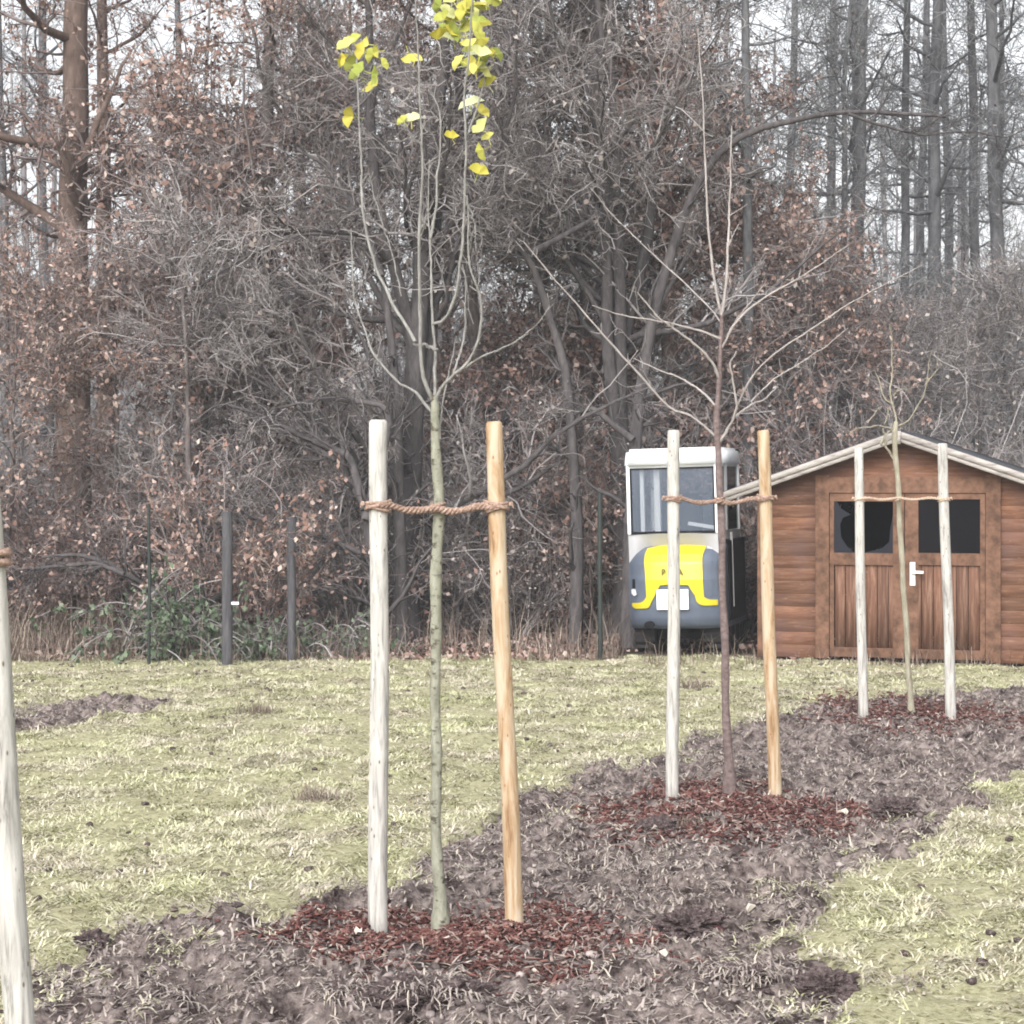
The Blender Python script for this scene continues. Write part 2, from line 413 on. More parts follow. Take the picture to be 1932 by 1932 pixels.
# clods
def lumps(x, y, z, r, mbb, k=(5, 6), squash=.65):
    nl, ns = k
    th = np.linspace(0, math.pi, nl); ph = np.arange(ns) * 2 * math.pi / ns
    base = np.array([[math.sin(t) * math.cos(p), math.sin(t) * math.sin(p), math.cos(t)] for t in th for p in ph])
    n = len(x); jit = 1 + rng.normal(0, .2, (n, len(base)))
    V = base[None] * (jit * r[:, None])[:, :, None]
    V[:, :, 0] *= (1 + .6 * rng.random(n))[:, None]; V[:, :, 2] *= squash
    a = rng.random(n) * 6.28; c_, s_ = np.cos(a)[:, None], np.sin(a)[:, None]
    vx = V[:, :, 0] * c_ - V[:, :, 1] * s_; vy = V[:, :, 0] * s_ + V[:, :, 1] * c_
    V = np.stack([vx + x[:, None], vy + y[:, None], V[:, :, 2] + z[:, None]], -1).reshape(-1, 3)
    i = np.arange(nl - 1)[:, None] * ns; j = np.arange(ns)[None]
    q = np.stack([i + j, i + (j + 1) % ns, i + ns + (j + 1) % ns, i + ns + j], -1).reshape(-1, 4)
    Q = (np.arange(n)[:, None, None] * len(base) + q[None]).reshape(-1, 4)
    mbb.add(V, Q)
n = 16000
y = 4 + 13 * rng.random(n); x = (rng.random(n) * 2 - 1) * visx(y, 1.0)
cl = fbm(x * 2 + 7, y * 2, 3)
k = (soild(x, y) > 0) & (rng.random(n) < np.clip((cl - .3) * 3, .15, 1)); x, y, cl = x[k], y[k], cl[k]; n = len(x)
mb = MB(); lumps(x, y, gz(x, y) * .6 + soilz(x, y) + .002, .004 + .017 * rng.random(n) ** 3 + .004 * cl, mb)
tag(mb.build('soil_clods', 'clods'), 'crumbled clods of dark soil over the dug strip', 'soil clods', kind='stuff')
# single big clods
from mathutils import noise as mn
def lumpmesh(w_, d_, h_, seed):
    bm = bmesh.new(); bmesh.ops.create_icosphere(bm, subdivisions=5, radius=1)
    o3 = Vector((seed * 3.1, seed * 1.7, 0))
    for v in bm.verts:
        p = v.co.copy()
        r = 1 + .55 * mn.fractal(p * 1.3 + o3, .6, 2.1, 6) + .22 * mn.fractal(p * 6 + o3, .6, 2.2, 4)
        r = max(.25, r)
        v.co = Vector((p.x * w_ * r, p.y * d_ * r, p.z * h_ * r))
    return bm
def clod(px, py, r, name, label, cat='clod', mat='soil_dark'):
    gx, gy = G(px, py)
    o = bmobj(name, lumpmesh(r * 1.15, r * .9, r * .62, px * .01), mat); o.location = (gx, gy, r * .12)
    tag(o, label, cat)
clod(1245, 1440, .05, 'soil_clod', 'dark block of soil at the grass edge left of the second pair of stakes')
clod(1240, 1572, .09, 'soil_clod', 'dark lump of earth in front of the middle mulch patch')
clod(1300, 1752, .10, 'soil_clod', 'dark lump of earth right of the nearest mulch patch, among straw')
clod(1560, 1865, .085, 'soil_clod', 'large dark clump of earth at lower right beside the grass')
clod(170, 1776, .05, 'soil_clod', 'small dark clod at the left end of the dug strip')
clod(1690, 1530, .09, 'soil_clod', 'dark low clod on the right edge of the strip, behind the grass')
# grassy sod lumps with hanging straw
def sod(px, py, w_, h_, label):
    gx, gy = G(px, py); e = empty('sod_lump', (gx, gy, 0)); tag(e, label, 'sod lump')
    o = bmobj('earth', lumpmesh(w_ * .8, w_ * .45, h_ * .75, px * .013), 'soil_dark', e)
    m_ = 420; mb = MB(); a = rng.random(m_) * 6.28; q = np.sqrt(rng.random(m_))
    ox = w_ * .85 * q * np.cos(a); oy = w_ * .5 * q * np.sin(a)
    blades(ox, oy, h_ * .72 * np.sqrt(1 - q ** 2 * .97) + .004, .03 + .05 * rng.random(m_), .004 + .005 * rng.random(m_), np.arctan2(oy, ox) + rng.normal(0, 1.2, m_), rng.normal(.05, .35, m_), .5 + rng.random(m_), mb)
    mb.build('straw', 'root_straw', e)
sod(800, 1885, .22, .10, 'largest straw covered sod lump in front of the nearest mulch patch')
sod(640, 1890, .17, .08, 'straw covered sod lump left of the largest one, at lower left')
sod(1400, 1850, .16, .07, 'low grassy sod lump right of the nearest sapling')
def weed(px, py, w_, h_, n_, label):
    gx, gy = G(px, py); mb = MB(); ox = w_ * .45 * np.clip(rng.normal(0, 1, n_), -1.8, 1.8); oy = w_ * .3 * np.clip(rng.normal(0, 1, n_), -1.8, 1.8)
    blades(ox, oy, np.zeros(n_) - .01, h_ * (.4 + .7 * rng.random(n_)), .002 + .003 * rng.random(n_), rng.random(n_) * 6.28, 1.35 - np.abs(rng.normal(0, .35, n_)), rng.random(n_) * 1.2, mb)
    tag(mb.build('weed_tuft', 'dry_stalks', loc=(gx, gy, gz(np.array(gx), np.array(gy)))), label, 'weed')
weed(595, 1515, .14, .13, 170, 'dry brown weed tuft in the grass left of the near stakes')
weed(485, 1345, .22, .17, 240, 'reddish dry weed tuft in the far grass before the fence posts')
weed(1310, 1300, .18, .16, 160, 'dry weed tuft in the grass before the excavator')
weed(1290, 1560, .10, .10, 60, 'sparse dry weed in front of the middle mulch patch')
# straw lying in the grass, crumbs of earth on it
nn = 26000; y = 4 + 14 * rng.random(nn); x = (rng.random(nn) * 2 - 1) * visx(y, .8)
k = (soild(x, y) < 0) & (rng.random(nn) < .25 + 1.3 * np.clip(fbm(x * 1.3 + 70, y * 1.3, 3) - .4, 0, 1)); x, y = x[k], y[k]; nn = len(x)
mb = MB(); blades(x, y, gz(x, y) + .008 + .012 * rng.random(nn), .05 + .07 * rng.random(nn), .003 + .004 * rng.random(nn), rng.random(nn) * 6.28, rng.normal(.06, .12, nn), rng.random(nn) * .8, mb)
tag(mb.build('grass_straw', 'pale_straw'), 'pale dead straws lying in the short grass', 'straw', kind='stuff')
nn = 900; y = 4 + 14 * rng.random(nn); x = (rng.random(nn) * 2 - 1) * visx(y, .8)
k = (soild(x, y) < -.02) & (rng.random(nn) < np.clip(fbm(x * 1.1 + 20, y * 1.1 + 9, 3) * 4 - 1.6, .08, 1)); x, y = x[k], y[k]; nn = len(x)
mb = MB(); lumps(x, y, gz(x, y) + .008, .006 + .016 * rng.random(nn) ** 2, mb)
tag(mb.build('earth_crumbs', 'soil_dark'), 'small dark crumbs of earth scattered in the grass', 'crumbs', kind='stuff')

# mulch patches
def mulch(px, py, pxw, pyh, n, label, seed, cl=1.):
    r_ = np.random.default_rng(seed)
    gx, gy = G(px, py); rx = pxw / 2 * gy / FD; ry = (gZ(py - pyh / 2) - gZ(py + pyh / 2)) / 2
    rr = r_.random(n) ** .68 * 1.04; a = r_.random(n) * 6.28
    edge = 1 + .5 * (fbm(np.cos(a) * 2 + seed, np.sin(a) * 2 + 5, 3) - .5) * 2
    stray = r_.random(n) < .12; rr = np.where(stray, rr * 1.35, rr)
    x = gx + rx * rr * np.cos(a) * edge; y = gy + ry * rr * np.sin(a) * edge
    kp = r_.random(n) < np.clip(fbm(x * 5, y * 5 + seed, 3) * 5 - 1.4, .12, 1); x, y, rr, a = x[kp], y[kp], rr[kp], a[kp]; n = len(x)
    z = gz(x, y) * .6 + soilz(x, y) + .018 * np.clip(1 - rr, 0, 1) + .010 * r_.random(n)
    L = (.018 + .045 * r_.random(n) ** 1.5) * cl; W = (.006 + .012 * r_.random(n)) * cl; T = .003 + .003 * r_.random(n)
    az = r_.random(n) * 6.28; ti = r_.normal(0, .35, n); ro = r_.normal(0, .5, n)
    u = np.stack([np.cos(az) * np.cos(ti), np.sin(az) * np.cos(ti), np.sin(ti)], 1)
    s0 = np.stack([-np.sin(az), np.cos(az), np.zeros(n)], 1); v0 = np.cross(u, s0)
    s1 = s0 * np.cos(ro)[:, None] + v0 * np.sin(ro)[:, None]; v1 = np.cross(u, s1)
    c0 = np.stack([x, y, z], 1); V = []
    for a1 in (-1, 1):
        for b1 in (-1, 1):
            for d1 in (-1, 1):
                k = (.5 + .5 * r_.random(n))[:, None]
                V.append(c0 + u * (a1 * L / 2)[:, None] + s1 * (b1 * W / 2)[:, None] * k + v1 * (d1 * T / 2)[:, None])
    V = np.stack(V, 1).reshape(-1, 3)
    q = np.array([(0, 1, 3, 2), (4, 6, 7, 5), (0, 4, 5, 1), (2, 3, 7, 6), (0, 2, 6, 4), (1, 5, 7, 3)])
    mb = MB(); mb.add(V, (np.arange(n)[:, None, None] * 8 + q[None]).reshape(-1, 4))
    tag(mb.build('bark_mulch', 'bark_chips'), label, 'bark mulch', kind='stuff')
mulch(835, 1768, 720, 118, 12000, 'red brown bark mulch around the nearest sapling', 1)
mulch(1360, 1532, 520, 92, 9500, 'red brown bark mulch around the middle sapling', 2, 1.15)
mulch(1740, 1348, 400, 66, 5500, 'red brown bark mulch around the sapling before the shed', 3, 1.25)

# pale debris lying about
def flake(px, py, s_, label, mat='plate_white', name='wood_flake', cat='flake'):
    gx, gy = G(px, py); bm = bmesh.new()
    vs = [bm.verts.new((math.cos(a) * s_ * r, math.sin(a) * s_ * r * .6, .012 * math.sin(a * 2) + .01)) for a, r in zip(np.linspace(0, 5.6, 7), (1, .8, .9, 1.1, .7, .9, .8))]
    bm.faces.new(vs)
    r = bmesh.ops.extrude_face_region(bm, geom=list(bm.faces)); bmesh.ops.translate(bm, verts=[v for v in r['geom'] if isinstance(v, bmesh.types.BMVert)], vec=(0, 0, .004))
    o = bmobj(name, bm, mat); o.location = (gx, gy, .05); o.rotation_euler = (.5, .1, px); tag(o, label, cat)
plain('pale_chip', (.62, .56, .48), .8, .2)
flake(1418, 1740, .035, 'pale dry leaf lying on the dug soil right of the nearest mulch', 'pale_chip', 'fallen_leaf', 'leaf')
flake(675, 1786, .018, 'pale wood flake on the mulch left of the nearest white stake', 'pale_chip')
flake(1250, 2000 - 172, .02, 'pale wood flake on soil right of the tan stake', 'pale_chip')
flake(1572, 1740, .02, 'pale wood flake at the soil edge on the right', 'pale_chip')
flake(1590, 1553, .03, 'pale wood flake right of the middle mulch patch', 'pale_chip')

# ---------------------------------------------------------------- stakes
def stake(name, top, bot, Zt, Zb, r, mat, label, group, rings=()):
    """pixel polyline of axis; top -> bottom"""
    n = 26; t = np.linspace(0, 1, n)
    pts = np.array(top + bot) if False else None
    tp = P(*top, Zt); bt = P(*bot, Zb); bt[2] = min(bt[2], .03)
    ax = bt[None] + (tp - bt)[None] * t[:, None]
    ph = rng.random() * 6
    ax[:, 0] += .006 * np.sin(t * 5 + ph) * (t * (1 - t) * 4); ax[:, 1] += .006 * np.cos(t * 4 + ph) * (t * (1 - t) * 4)
    ax = np.concatenate([[ax[0] - (ax[1] - ax[0]) * 4], ax])
    base = np.array([ax[1][0], ax[1][1], 0.])
    R = np.full(len(ax), r) * (1 + .018 * np.sin(np.linspace(0, 9, len(ax)) + ph)) * np.linspace(1.06, .97, len(ax))
    for q in rings: R[int(q * len(ax))] *= 1.07
    # chamfered top
    d = ax[-1] - ax[-2]; d /= np.linalg.norm(d)
    ax = np.concatenate([ax, [ax[-1] + d * .006], [ax[-1] + d * .010], [ax[-1] + d * .0105]]); R = np.concatenate([R, [R[-1] * .9, R[-1] * .78, .001]])
    mb = MB(); mb.tubes(ax - base, R, 20, False)
    o = mb.build(name, mat, smooth=True, loc=tuple(base)); tag(o, label, 'stake', group)
    return ax, r
gs = 'round stakes holding the saplings'
Z1, Z2, Z3 = gZ(1768), gZ(1511), gZ(1358)
s1 = stake('tree_stake', (713.5, 797), (713, 1772), Z1, Z1, .0355, 'weathered_pale_wood', 'thick pale weathered stake left of the nearest sapling', gs)
s2 = stake('tree_stake', (932, 800), (971, 1764), Z1 + .05, Z1 + .05, .0335, 'fresh_tan_wood', 'thick tan leaning stake right of the nearest sapling', gs)
s3 = stake('tree_stake', (1271, 815), (1268, 1513), Z2, Z2, .0335, 'weathered_pale_wood', 'pale weathered stake in front of the yellow and grey machine', gs)
s4 = stake('tree_stake', (1440, 815), (1463, 1510), Z2 + .03, Z2 + .03, .0345, 'fresh_tan_wood', 'tan stake at the left corner of the shed', gs, (.4,))
s5 = stake('tree_stake', (1620, 847), (1629, 1362), Z3, Z3, .0335, 'weathered_pale_wood', 'pale stake in front of the broken left shed window', gs)
s6 = stake('tree_stake', (1778, 839), (1794, 1357), Z3, Z3, .036, 'weathered_pale_wood', 'pale stake in front of the right shed window', gs)
s0 = stake('tree_stake', (-42, 755), (62, 2235), 4.75, 4.75, .0365, 'weathered_pale_wood', 'pale weathered stake cut off by the left edge of the photo', gs)

# ---------------------------------------------------------------- ropes
def axis_at(s, z):
    ax = s[0]; k = int(np.argmin(np.abs(ax[:, 2] - z))); return ax[k].copy()
def rope(sa, sb, za, zb, zm, sr, mat, label, mid=None):
    mb = MB()
    pa = axis_at(sa, za); pa[2] = za; pb = axis_at(sb, zb); pb[2] = zb
    ra, rb = sa[1], sb[1]
    n = 140; t = np.linspace(0, 1, n)
    path = pa[None] * (1 - t[:, None]) + pb[None] * t[:, None]
    path[:, 2] += (zm - (za + zb) / 2) * 4 * t * (1 - t) + .006 * np.sin(t * 17)
    off = (ra + sr) * np.clip(np.abs(t - .5) * 5 - 1.5, -.6, 1)
    path[:, 1] -= off
    turns = 9; k = 3
    for s_ in range(k):
        a = t * turns * 2 * math.pi + s_ * 2 * math.pi / k
        rad = sr * (.95 + .25 * np.sin(t * 23 + s_))
        q = path.copy(); q[:, 2] += rad * np.cos(a); q[:, 1] += rad * np.sin(a)
        mb.tubes(q, np.full(n, sr * .82), 7, False)
    for (c, r, sgn) in ((pa, ra, 1), (pb, rb, -1)):
        for j in range(4):
            m_ = 33; a = np.linspace(0, 2 * math.pi, m_)
            rr = r + sr * (1.0 + .35 * (j % 2))
            tilt = (-.5, .35, -.1, .6)[j] * sgn
            q = np.stack([c[0] + rr * np.cos(a), c[1] + rr * np.sin(a), c[2] + (-.9, -.2, .5, .1)[j] * sr * 1.6 + tilt * rr * np.cos(a) * .55], 1)
            mb.tubes(q, sr * .8 * (1 + .12 * np.sin(a * 7 + j)), 7, False)
        # loose end
        e = c + np.array([-sgn * (r + sr * 2.2), -.01, 0]); m_ = 8; tt = np.linspace(0, 1, m_)
        q = np.stack([e[0] - sgn * .012 * tt, np.full(m_, e[1]), e[2] + .012 * np.sin(tt * 4)], 1)
        mb.tubes(q, np.linspace(sr, sr * .4, m_), 6)
    if mid is not None:    # loop round the stem
        for j in range(3):
            m_ = 25; a = np.linspace(0, 2 * math.pi, m_); rr = mid[3] + sr
            q = np.stack([mid[0] + rr * np.cos(a), mid[1] + rr * np.sin(a), mid[2] + (j - 1) * sr * 1.1 + .4 * rr * np.cos(a) * (1, -1, .5)[j]], 1)
            mb.tubes(q, np.full(m_, sr * .75), 6, False)
    tag(mb.build('tie_rope', mat, smooth=True), label, 'rope', 'coir ropes tying saplings to stakes')
def zt(py, Z): return EYE - (py - HY) * Z / FD
mid1 = P(826, 957, Z1 + .1); mid2 = P(1358, 943, Z2 + .05); mid3 = P(1695, 941, Z3 + .05)
rope(s1, s2, zt(953, Z1), zt(954, Z1), zt(963, Z1), .0085, 'rope_fibre', 'thick brown coir rope on the nearest pair of stakes', (*mid1, .018))
rope(s3, s4, zt(940, Z2), zt(939, Z2), zt(948, Z2), .0075, 'rope_fibre', 'brown coir rope on the middle pair of stakes', (*mid2, .018))
rope(s5, s6, zt(941, Z3), zt(941, Z3), zt(941, Z3), .0055, 'pale_rope_fibre', 'pale rope on the pair of stakes before the shed', (*mid3, .018))
mb = MB(); c = axis_at(s0, zt(1045, 4.75))
for j in range(4):
    a = np.linspace(0, 2 * math.pi, 33); rr = .036 + .009 * (1 + .3 * (j % 2))
    mb.tubes(np.stack([c[0] + rr * np.cos(a), c[1] + rr * np.sin(a), c[2] + (j - 1.5) * .012 + .01 * np.cos(a) * (-1) ** j], 1), np.full(33, .008), 7, False)
q = np.linspace(0, 1, 20)
mb.tubes(np.stack([c[0] - .03 - q * .5, c[1] - .04 + 0 * q, c[2] - .02 * np.sin(q * 3)], 1), np.full(20, .013), 8)
tag(mb.build('tie_rope', 'rope_fibre', smooth=True), 'tan rope wrapped on the stake at the left edge of the photo', 'rope', 'coir ropes tying saplings to stakes')

def grow(r_, Pp, R, n, l0, l1, ang, npts, rfac, trop, wob, t0, t1, endfac=.25):
    """children for every parent polyline; returns P, R"""
    m, k, _ = Pp.shape
    t = t0 + (t1 - t0) * r_.random((m, n)); f = t * (k - 1); i = np.minimum(f.astype(int), k - 2); fr = (f - i)[..., None]
    mi = np.arange(m)[:, None]
    s0 = Pp[mi, i] * (1 - fr) + Pp[mi, i + 1] * fr
    tg = Pp[mi, i + 1] - Pp[mi, i]; tg /= np.linalg.norm(tg, axis=-1, keepdims=True) + 1e-9
    r0 = (R[mi, i] * (1 - fr[..., 0]) + R[mi, i + 1] * fr[..., 0]) * rfac
    s0 = s0.reshape(-1, 3); tg = tg.reshape(-1, 3); r0 = r0.ravel(); M = len(s0)
    rv = r_.normal(0, 1, (M, 3)); pr = np.cross(tg, rv); pr /= np.linalg.norm(pr, axis=1, keepdims=True) + 1e-9
    a = ang * (1 + r_.normal(0, .22, M))[:, None]
    d = tg * np.cos(a) + pr * np.sin(a)
    Ln = (l0 + (l1 - l0) * r_.random(M)) * (1 - .45 * t.ravel())
    out = np.zeros((M, npts, 3)); out[:, 0] = s0; st = Ln[:, None] / (npts - 1)
    for j in range(1, npts):
        d = d + r_.normal(0, wob, (M, 3)); d[:, 2] += trop; d /= np.linalg.norm(d, axis=1, keepdims=True)
        out[:, j] = out[:, j - 1] + d * st
    RR = r0[:, None] * np.linspace(1, endfac, npts)[None]
    return out, RR
# ---------------------------------------------------------------- saplings (stems traced, each limb leaning its own way in depth)
def resample(pts, n):
    pts = np.asarray(pts, float); d = np.r_[0, np.cumsum(np.linalg.norm(np.diff(pts[:, :2], axis=0), axis=1))]
    t = np.linspace(0, d[-1], n)
    out = np.stack([np.interp(t, d, pts[:, k]) for k in range(pts.shape[1])], 1)
    o2 = out.copy(); o2[1:-1] = (out[:-2] + 2 * out[1:-1] + out[2:]) / 4
    return o2
def sapling(label, Zb, trunk, branches, mtrunk, mtwig, baseXY):
    e = empty('young_tree', (baseXY[0], baseXY[1], 0)); tag(e, label, 'young tree', 'staked saplings in the dug strip')
    b0 = np.array([baseXY[0], baseXY[1], 0])
    mb = MB(); q = resample(trunk, 60)
    pts = np.array([P(a, b_, Zb) for a, b_, _ in q]); pts[0, 2] = min(pts[0, 2], -.03)
    t = np.linspace(0, 1, 60); pts[:, 0] += .0035 * np.sin(t * 26) ; R = q[:, 2] * Zb / FD / 2 * (1 + .07 * np.sin(t * 60) + .05 * np.sin(t * 23 + 1))
    R[:2] *= 1.25
    mb.tubes(pts - b0, R, 12, False); mb.build('trunk', mtrunk, e, True)
    mb = MB(); outp = []
    for k, br in enumerate(branches):
        arr, r0, r1, dep = br
        q = resample(arr, 34); t = np.linspace(0, 1, 34)
        ln = np.linalg.norm(np.diff(q, axis=0), axis=1).sum() * Zb / FD
        Z = Zb + br[3] * ln * t ** .9
        pts = np.array([P(a, b_, z) for (a, b_), z in zip(q, Z)])
        pts += np.cumsum(rng.normal(0, .0017, pts.shape), 0)
        R = np.linspace(r0, r1 * .7, 34) * .78 * Zb / FD / 2 * (1 + .1 * np.sin(t * 37 + k))
        mb.tubes(pts - b0, R, 7); outp.append(pts)
        if k % 2 == 0:
            Pw, Rw = grow(np.random.default_rng(k), pts[None], R[None], 5, .05, .16, .8, 5, .5, .06, .15, .35, 1, .5)
            mb.tubes(Pw - b0, np.maximum(Rw, .0013), 4)
        # buds
        for j in range(4, 33, 3):
            d = rng.normal(0, 1, 3); d /= np.linalg.norm(d)
            mb.tubes(np.array([pts[j], pts[j] + d * (R[j] + .006)]) - b0, np.array([.0035, .0012]), 4)
    mb.build('crown', mtwig, e, True)
    return e, outp, b0
T1 = [(831, 1748, 27), (826, 1650, 23), (822, 1500, 20), (823, 1350, 20), (821, 1200, 20), (825, 1050, 23), (827, 950, 20), (825, 880, 19), (822, 800, 17), (819, 745, 15)]
B1 = [
 ([(820, 760), (817, 752), (806, 733), (798, 705), (794, 678), (792, 650), (791, 610), (793, 569), (791, 514), (789, 487), (791, 420), (799, 340), (798, 273), (791, 137), (785, 0), (780, -90)], 10, 3.5, -.15),
 ([(824, 662), (812, 655), (783, 645)], 9, 9, .3),
 ([(783, 645), (763, 610), (741, 577), (722, 539), (705, 498), (694, 454), (686, 418), (682, 377), (681, 355), (683, 273), (681, 227), (680, 164), (676, 110), (690, 80)], 9, 3.5, .25),
 ([(819, 750), (821, 693), (823, 651), (818, 610), (816, 555), (813, 509), (810, 473), (809, 446), (806, 380), (808, 300)], 9, 3.5, .3),
 ([(812, 450), (821, 369), (826, 314), (830, 268), (832, 205), (818, 175)], 7, 4, .1),
 ([(817, 610), (839, 610), (850, 582), (861, 547), (868, 509), (872, 473), (878, 432), (880, 377), (879, 340), (881, 301), (884, 246), (880, 191), (890, 137), (897, 55), (903, -20)], 8, 5, -.2),
 ([(820, 770), (823, 742), (839, 721), (856, 705), (878, 686), (894, 650), (904, 607), (900, 557), (889, 530), (878, 497), (874, 440), (873, 370)], 9, 4.5, -.25),
 ([(856, 705), (868, 660), (874, 620), (877, 570), (874, 530), (866, 500)], 6, 4, .15),
 ([(878, 694), (922, 669), (976, 640), (1010, 612), (1040, 570)], 6, 2.5, -.4),
 ([(829, 830), (834, 780), (845, 720), (853, 670), (861, 631)], 6, 3, .2),
 ([(826, 792), (815, 778), (800, 764), (782, 741), (752, 729), (730, 706), (708, 683), (697, 666), (689, 632), (672, 597), (665, 569), (662, 514), (660, 440)], 8, 3, .3),
 ([(758, 560), (735, 480), (712, 420), (700, 380), (690, 330)], 3.5, 2, .1),
 ([(880, 380), (895, 420), (903, 480)], 4, 2.5, .1),
 ([(884, 250), (900, 200), (915, 140), (925, 70), (915, 0), (920, -60)], 5, 3, .2),
 ([(798, 273), (770, 260), (740, 235)], 3, 2, .1),
 ([(681, 180), (700, 140), (712, 110)], 3, 2, .1)]
e1, br1, b01 = sapling('nearest sapling, slim greenish trunk with last yellow green leaves at its top', Z1 + .1, T1, B1, 'sapling_green_bark', 'sapling_pale_bark', G(831, 1748))
# fan shaped yellow leaves
def fan(mbb, c, size, facing, spin, curl, cup):
    """a ginkgo-like fan: stalk, notched rim; facing = normal"""
    nrm = facing / np.linalg.norm(facing); up = np.array([0, 0, 1.]) if abs(nrm[2]) < .9 else np.array([1., 0, 0])
    u = np.cross(up, nrm); u /= np.linalg.norm(u); v = np.cross(nrm, u)
    u, v = u * math.cos(spin) + v * math.sin(spin), -u * math.sin(spin) + v * math.cos(spin)
    rows, cols = 4, 10; V = []
    for i in range(rows):
        r = (.08, .45, .8, 1)[i]
        for j in range(cols + 1):
            a = (j / cols - .5) * 2.5
            rim = 1 - .05 * abs(math.sin(a * 5)) - (.22 if abs(j - cols / 2) < .6 and i == 3 else 0)
            rr = r * size * rim
            V.append(c + u * rr * math.sin(a) + v * rr * math.cos(a) + nrm * (curl * rr * rr / size + cup * rr * math.sin(a) ** 2 + .06 * size * math.sin(a * 6) * r))
    q = [(i * (cols + 1) + j, i * (cols + 1) + j + 1, (i + 1) * (cols + 1) + j + 1, (i + 1) * (cols + 1) + j) for i in range(rows - 1) for j in range(cols)]
    n0 = len(V); V += [c - u * .0012, c + u * .0012, c - v * size * .8 + u * .0012, c - v * size * .8 - u * .0012]
    V += [V[0] , V[cols]]  # keep the stalk joined to the blade
    q += [(n0, n0 + 1, n0 + 2, n0 + 3)]
    mbb.add(np.array(V), q)
mb = MB(); rl = random.Random(5)
spots = [(668, 213, .036), (776, 222, .034), (762, 226, .022), (853, 256, .028), (912, 240, .034), (922, 258, .024), (913, 276, .032), (901, 322, .034), (887, 190, .046), (905, 208, .030), (923, 155, .034),
         (656, 83, .034), (668, 75, .032), (688, 92, .032), (705, 100, .028), (650, 115, .030), (668, 118, .03), (686, 125, .038), (693, 150, .036), (700, 132, .034), (715, 92, .022), (640, 108, .022), (678, 138, .03), (660, 130, .024), (720, 118, .022), (696, 80, .022), (771, 95, .03), (783, 110, .024),
         (831, 42, .040), (845, 55, .040), (838, 22, .036), (856, 70, .036), (868, 40, .036), (852, 12, .036), (880, 15, .036), (905, 10, .034), (917, 3, .034), (893, 55, .040), (906, 45, .038), (883, 72, .032), (900, 78, .030), (920, 95, .036), (935, 98, .028), (905, 100, .034), (880, 118, .032), (895, 128, .036), (870, 110, .03), (888, 95, .028), (915, 118, .03), (862, 30, .03), (925, -15, .036), (860, -20, .036), (890, -25, .036), (875, -5, .03), (840, -25, .03)]
for (px, py, s_) in spots:
    c0 = P(px, py, Z1 + .1 + rl.uniform(-.12, .12))
    f_ = np.array([rl.gauss(0, .4), -1, rl.gauss(.2, .35)])
    fan(mb, c0 - b01 + np.array([0, 0, -s_ * .4]), s_ * 1.32, f_, rl.choice([rl.gauss(0, .9), rl.uniform(0, 6.28)]), rl.uniform(-.35, .4), rl.uniform(-.3, .35))
for (px, py, s_) in spots[28:]:
    c0 = P(px + rl.uniform(-9, 9), py + rl.uniform(-12, 12), Z1 + .1 + rl.uniform(-.1, .1))
    fan(mb, c0 - b01, s_ * 1.15, np.array([rl.gauss(0, .5), -1, rl.gauss(.2, .5)]), rl.uniform(0, 6.28), rl.uniform(-.35, .4), rl.uniform(-.3, .35))
mb.build('foliage', 'ginkgo_yellow', e1, True)
# pale nursery label ties on the stem
mb = MB(); c0 = P(888, 618, Z1 + .05) - b01; th = np.linspace(0, 6.28, 20)
T2 = [(1377, 1488, 20), (1372, 1400, 17), (1368, 1250, 15), (1363, 1080, 14), (1359, 950, 14), (1357, 860, 13), (1352, 820, 13), (1350, 786, 12), (1356, 733, 9), (1360, 681, 8), (1361, 628, 8), (1361, 590, 7)]
B2 = [
 ([(1361, 595), (1365, 579), (1372, 523), (1377, 435), (1382, 347), (1384, 241)], 8, 4, .1),
 ([(1360, 590), (1353, 568), (1346, 523), (1337, 435), (1330, 347), (1326, 287), (1322, 190), (1312, 60)], 7, 3, -.1),
 ([(1358, 605), (1347, 589), (1305, 547), (1252, 501), (1207, 459), (1147, 396), (1120, 360)], 4, 2, .3),
 ([(1362, 655), (1368, 646), (1382, 610), (1411, 579), (1446, 554), (1481, 533), (1534, 501), (1597, 456)], 6.5, 2.5, -.3),
 ([(1386, 607), (1411, 575), (1435, 537)], 4, 2.5, .2),
 ([(1361, 640), (1323, 625), (1270, 612), (1217, 605), (1165, 596), (1122, 579)], 6, 2.5, -.3),
 ([(1357, 716), (1347, 691), (1312, 653), (1270, 621), (1242, 603), (1203, 556)], 7, 4, -.4),
 ([(1350, 765), (1344, 758), (1319, 733), (1281, 709), (1235, 691), (1196, 675)], 6, 3, .2),
 ([(1351, 825), (1347, 821), (1319, 797), (1298, 779), (1270, 776), (1242, 748), (1200, 698), (1165, 660), (1122, 614), (1094, 579), (1040, 520), (985, 455)], 6.5, 3.5, -.2),
 ([(1357, 835), (1361, 828), (1382, 793), (1388, 765), (1379, 723), (1372, 691), (1386, 663)], 8, 4, -.3),
 ([(1388, 770), (1404, 730), (1425, 695), (1456, 667), (1498, 635), (1534, 614), (1586, 575), (1660, 530), (1740, 490)], 5.5, 2, -.3),
 ([(1381, 790), (1411, 765), (1446, 748), (1470, 733)], 5.5, 4, .3),
 ([(1418, 758), (1463, 709), (1498, 688), (1551, 656), (1593, 621)], 4, 2, .3)]
sapling('middle sapling, dark reddish trunk with bare spreading pale branches', Z2 + .08, T2, B2, 'sapling_red_bark', 'sapling_red_twig', G(1377, 1488))
def r3(c): return [(1547 + .15625 * a, 679.2 + .15625 * b_) for a, b_ in c]
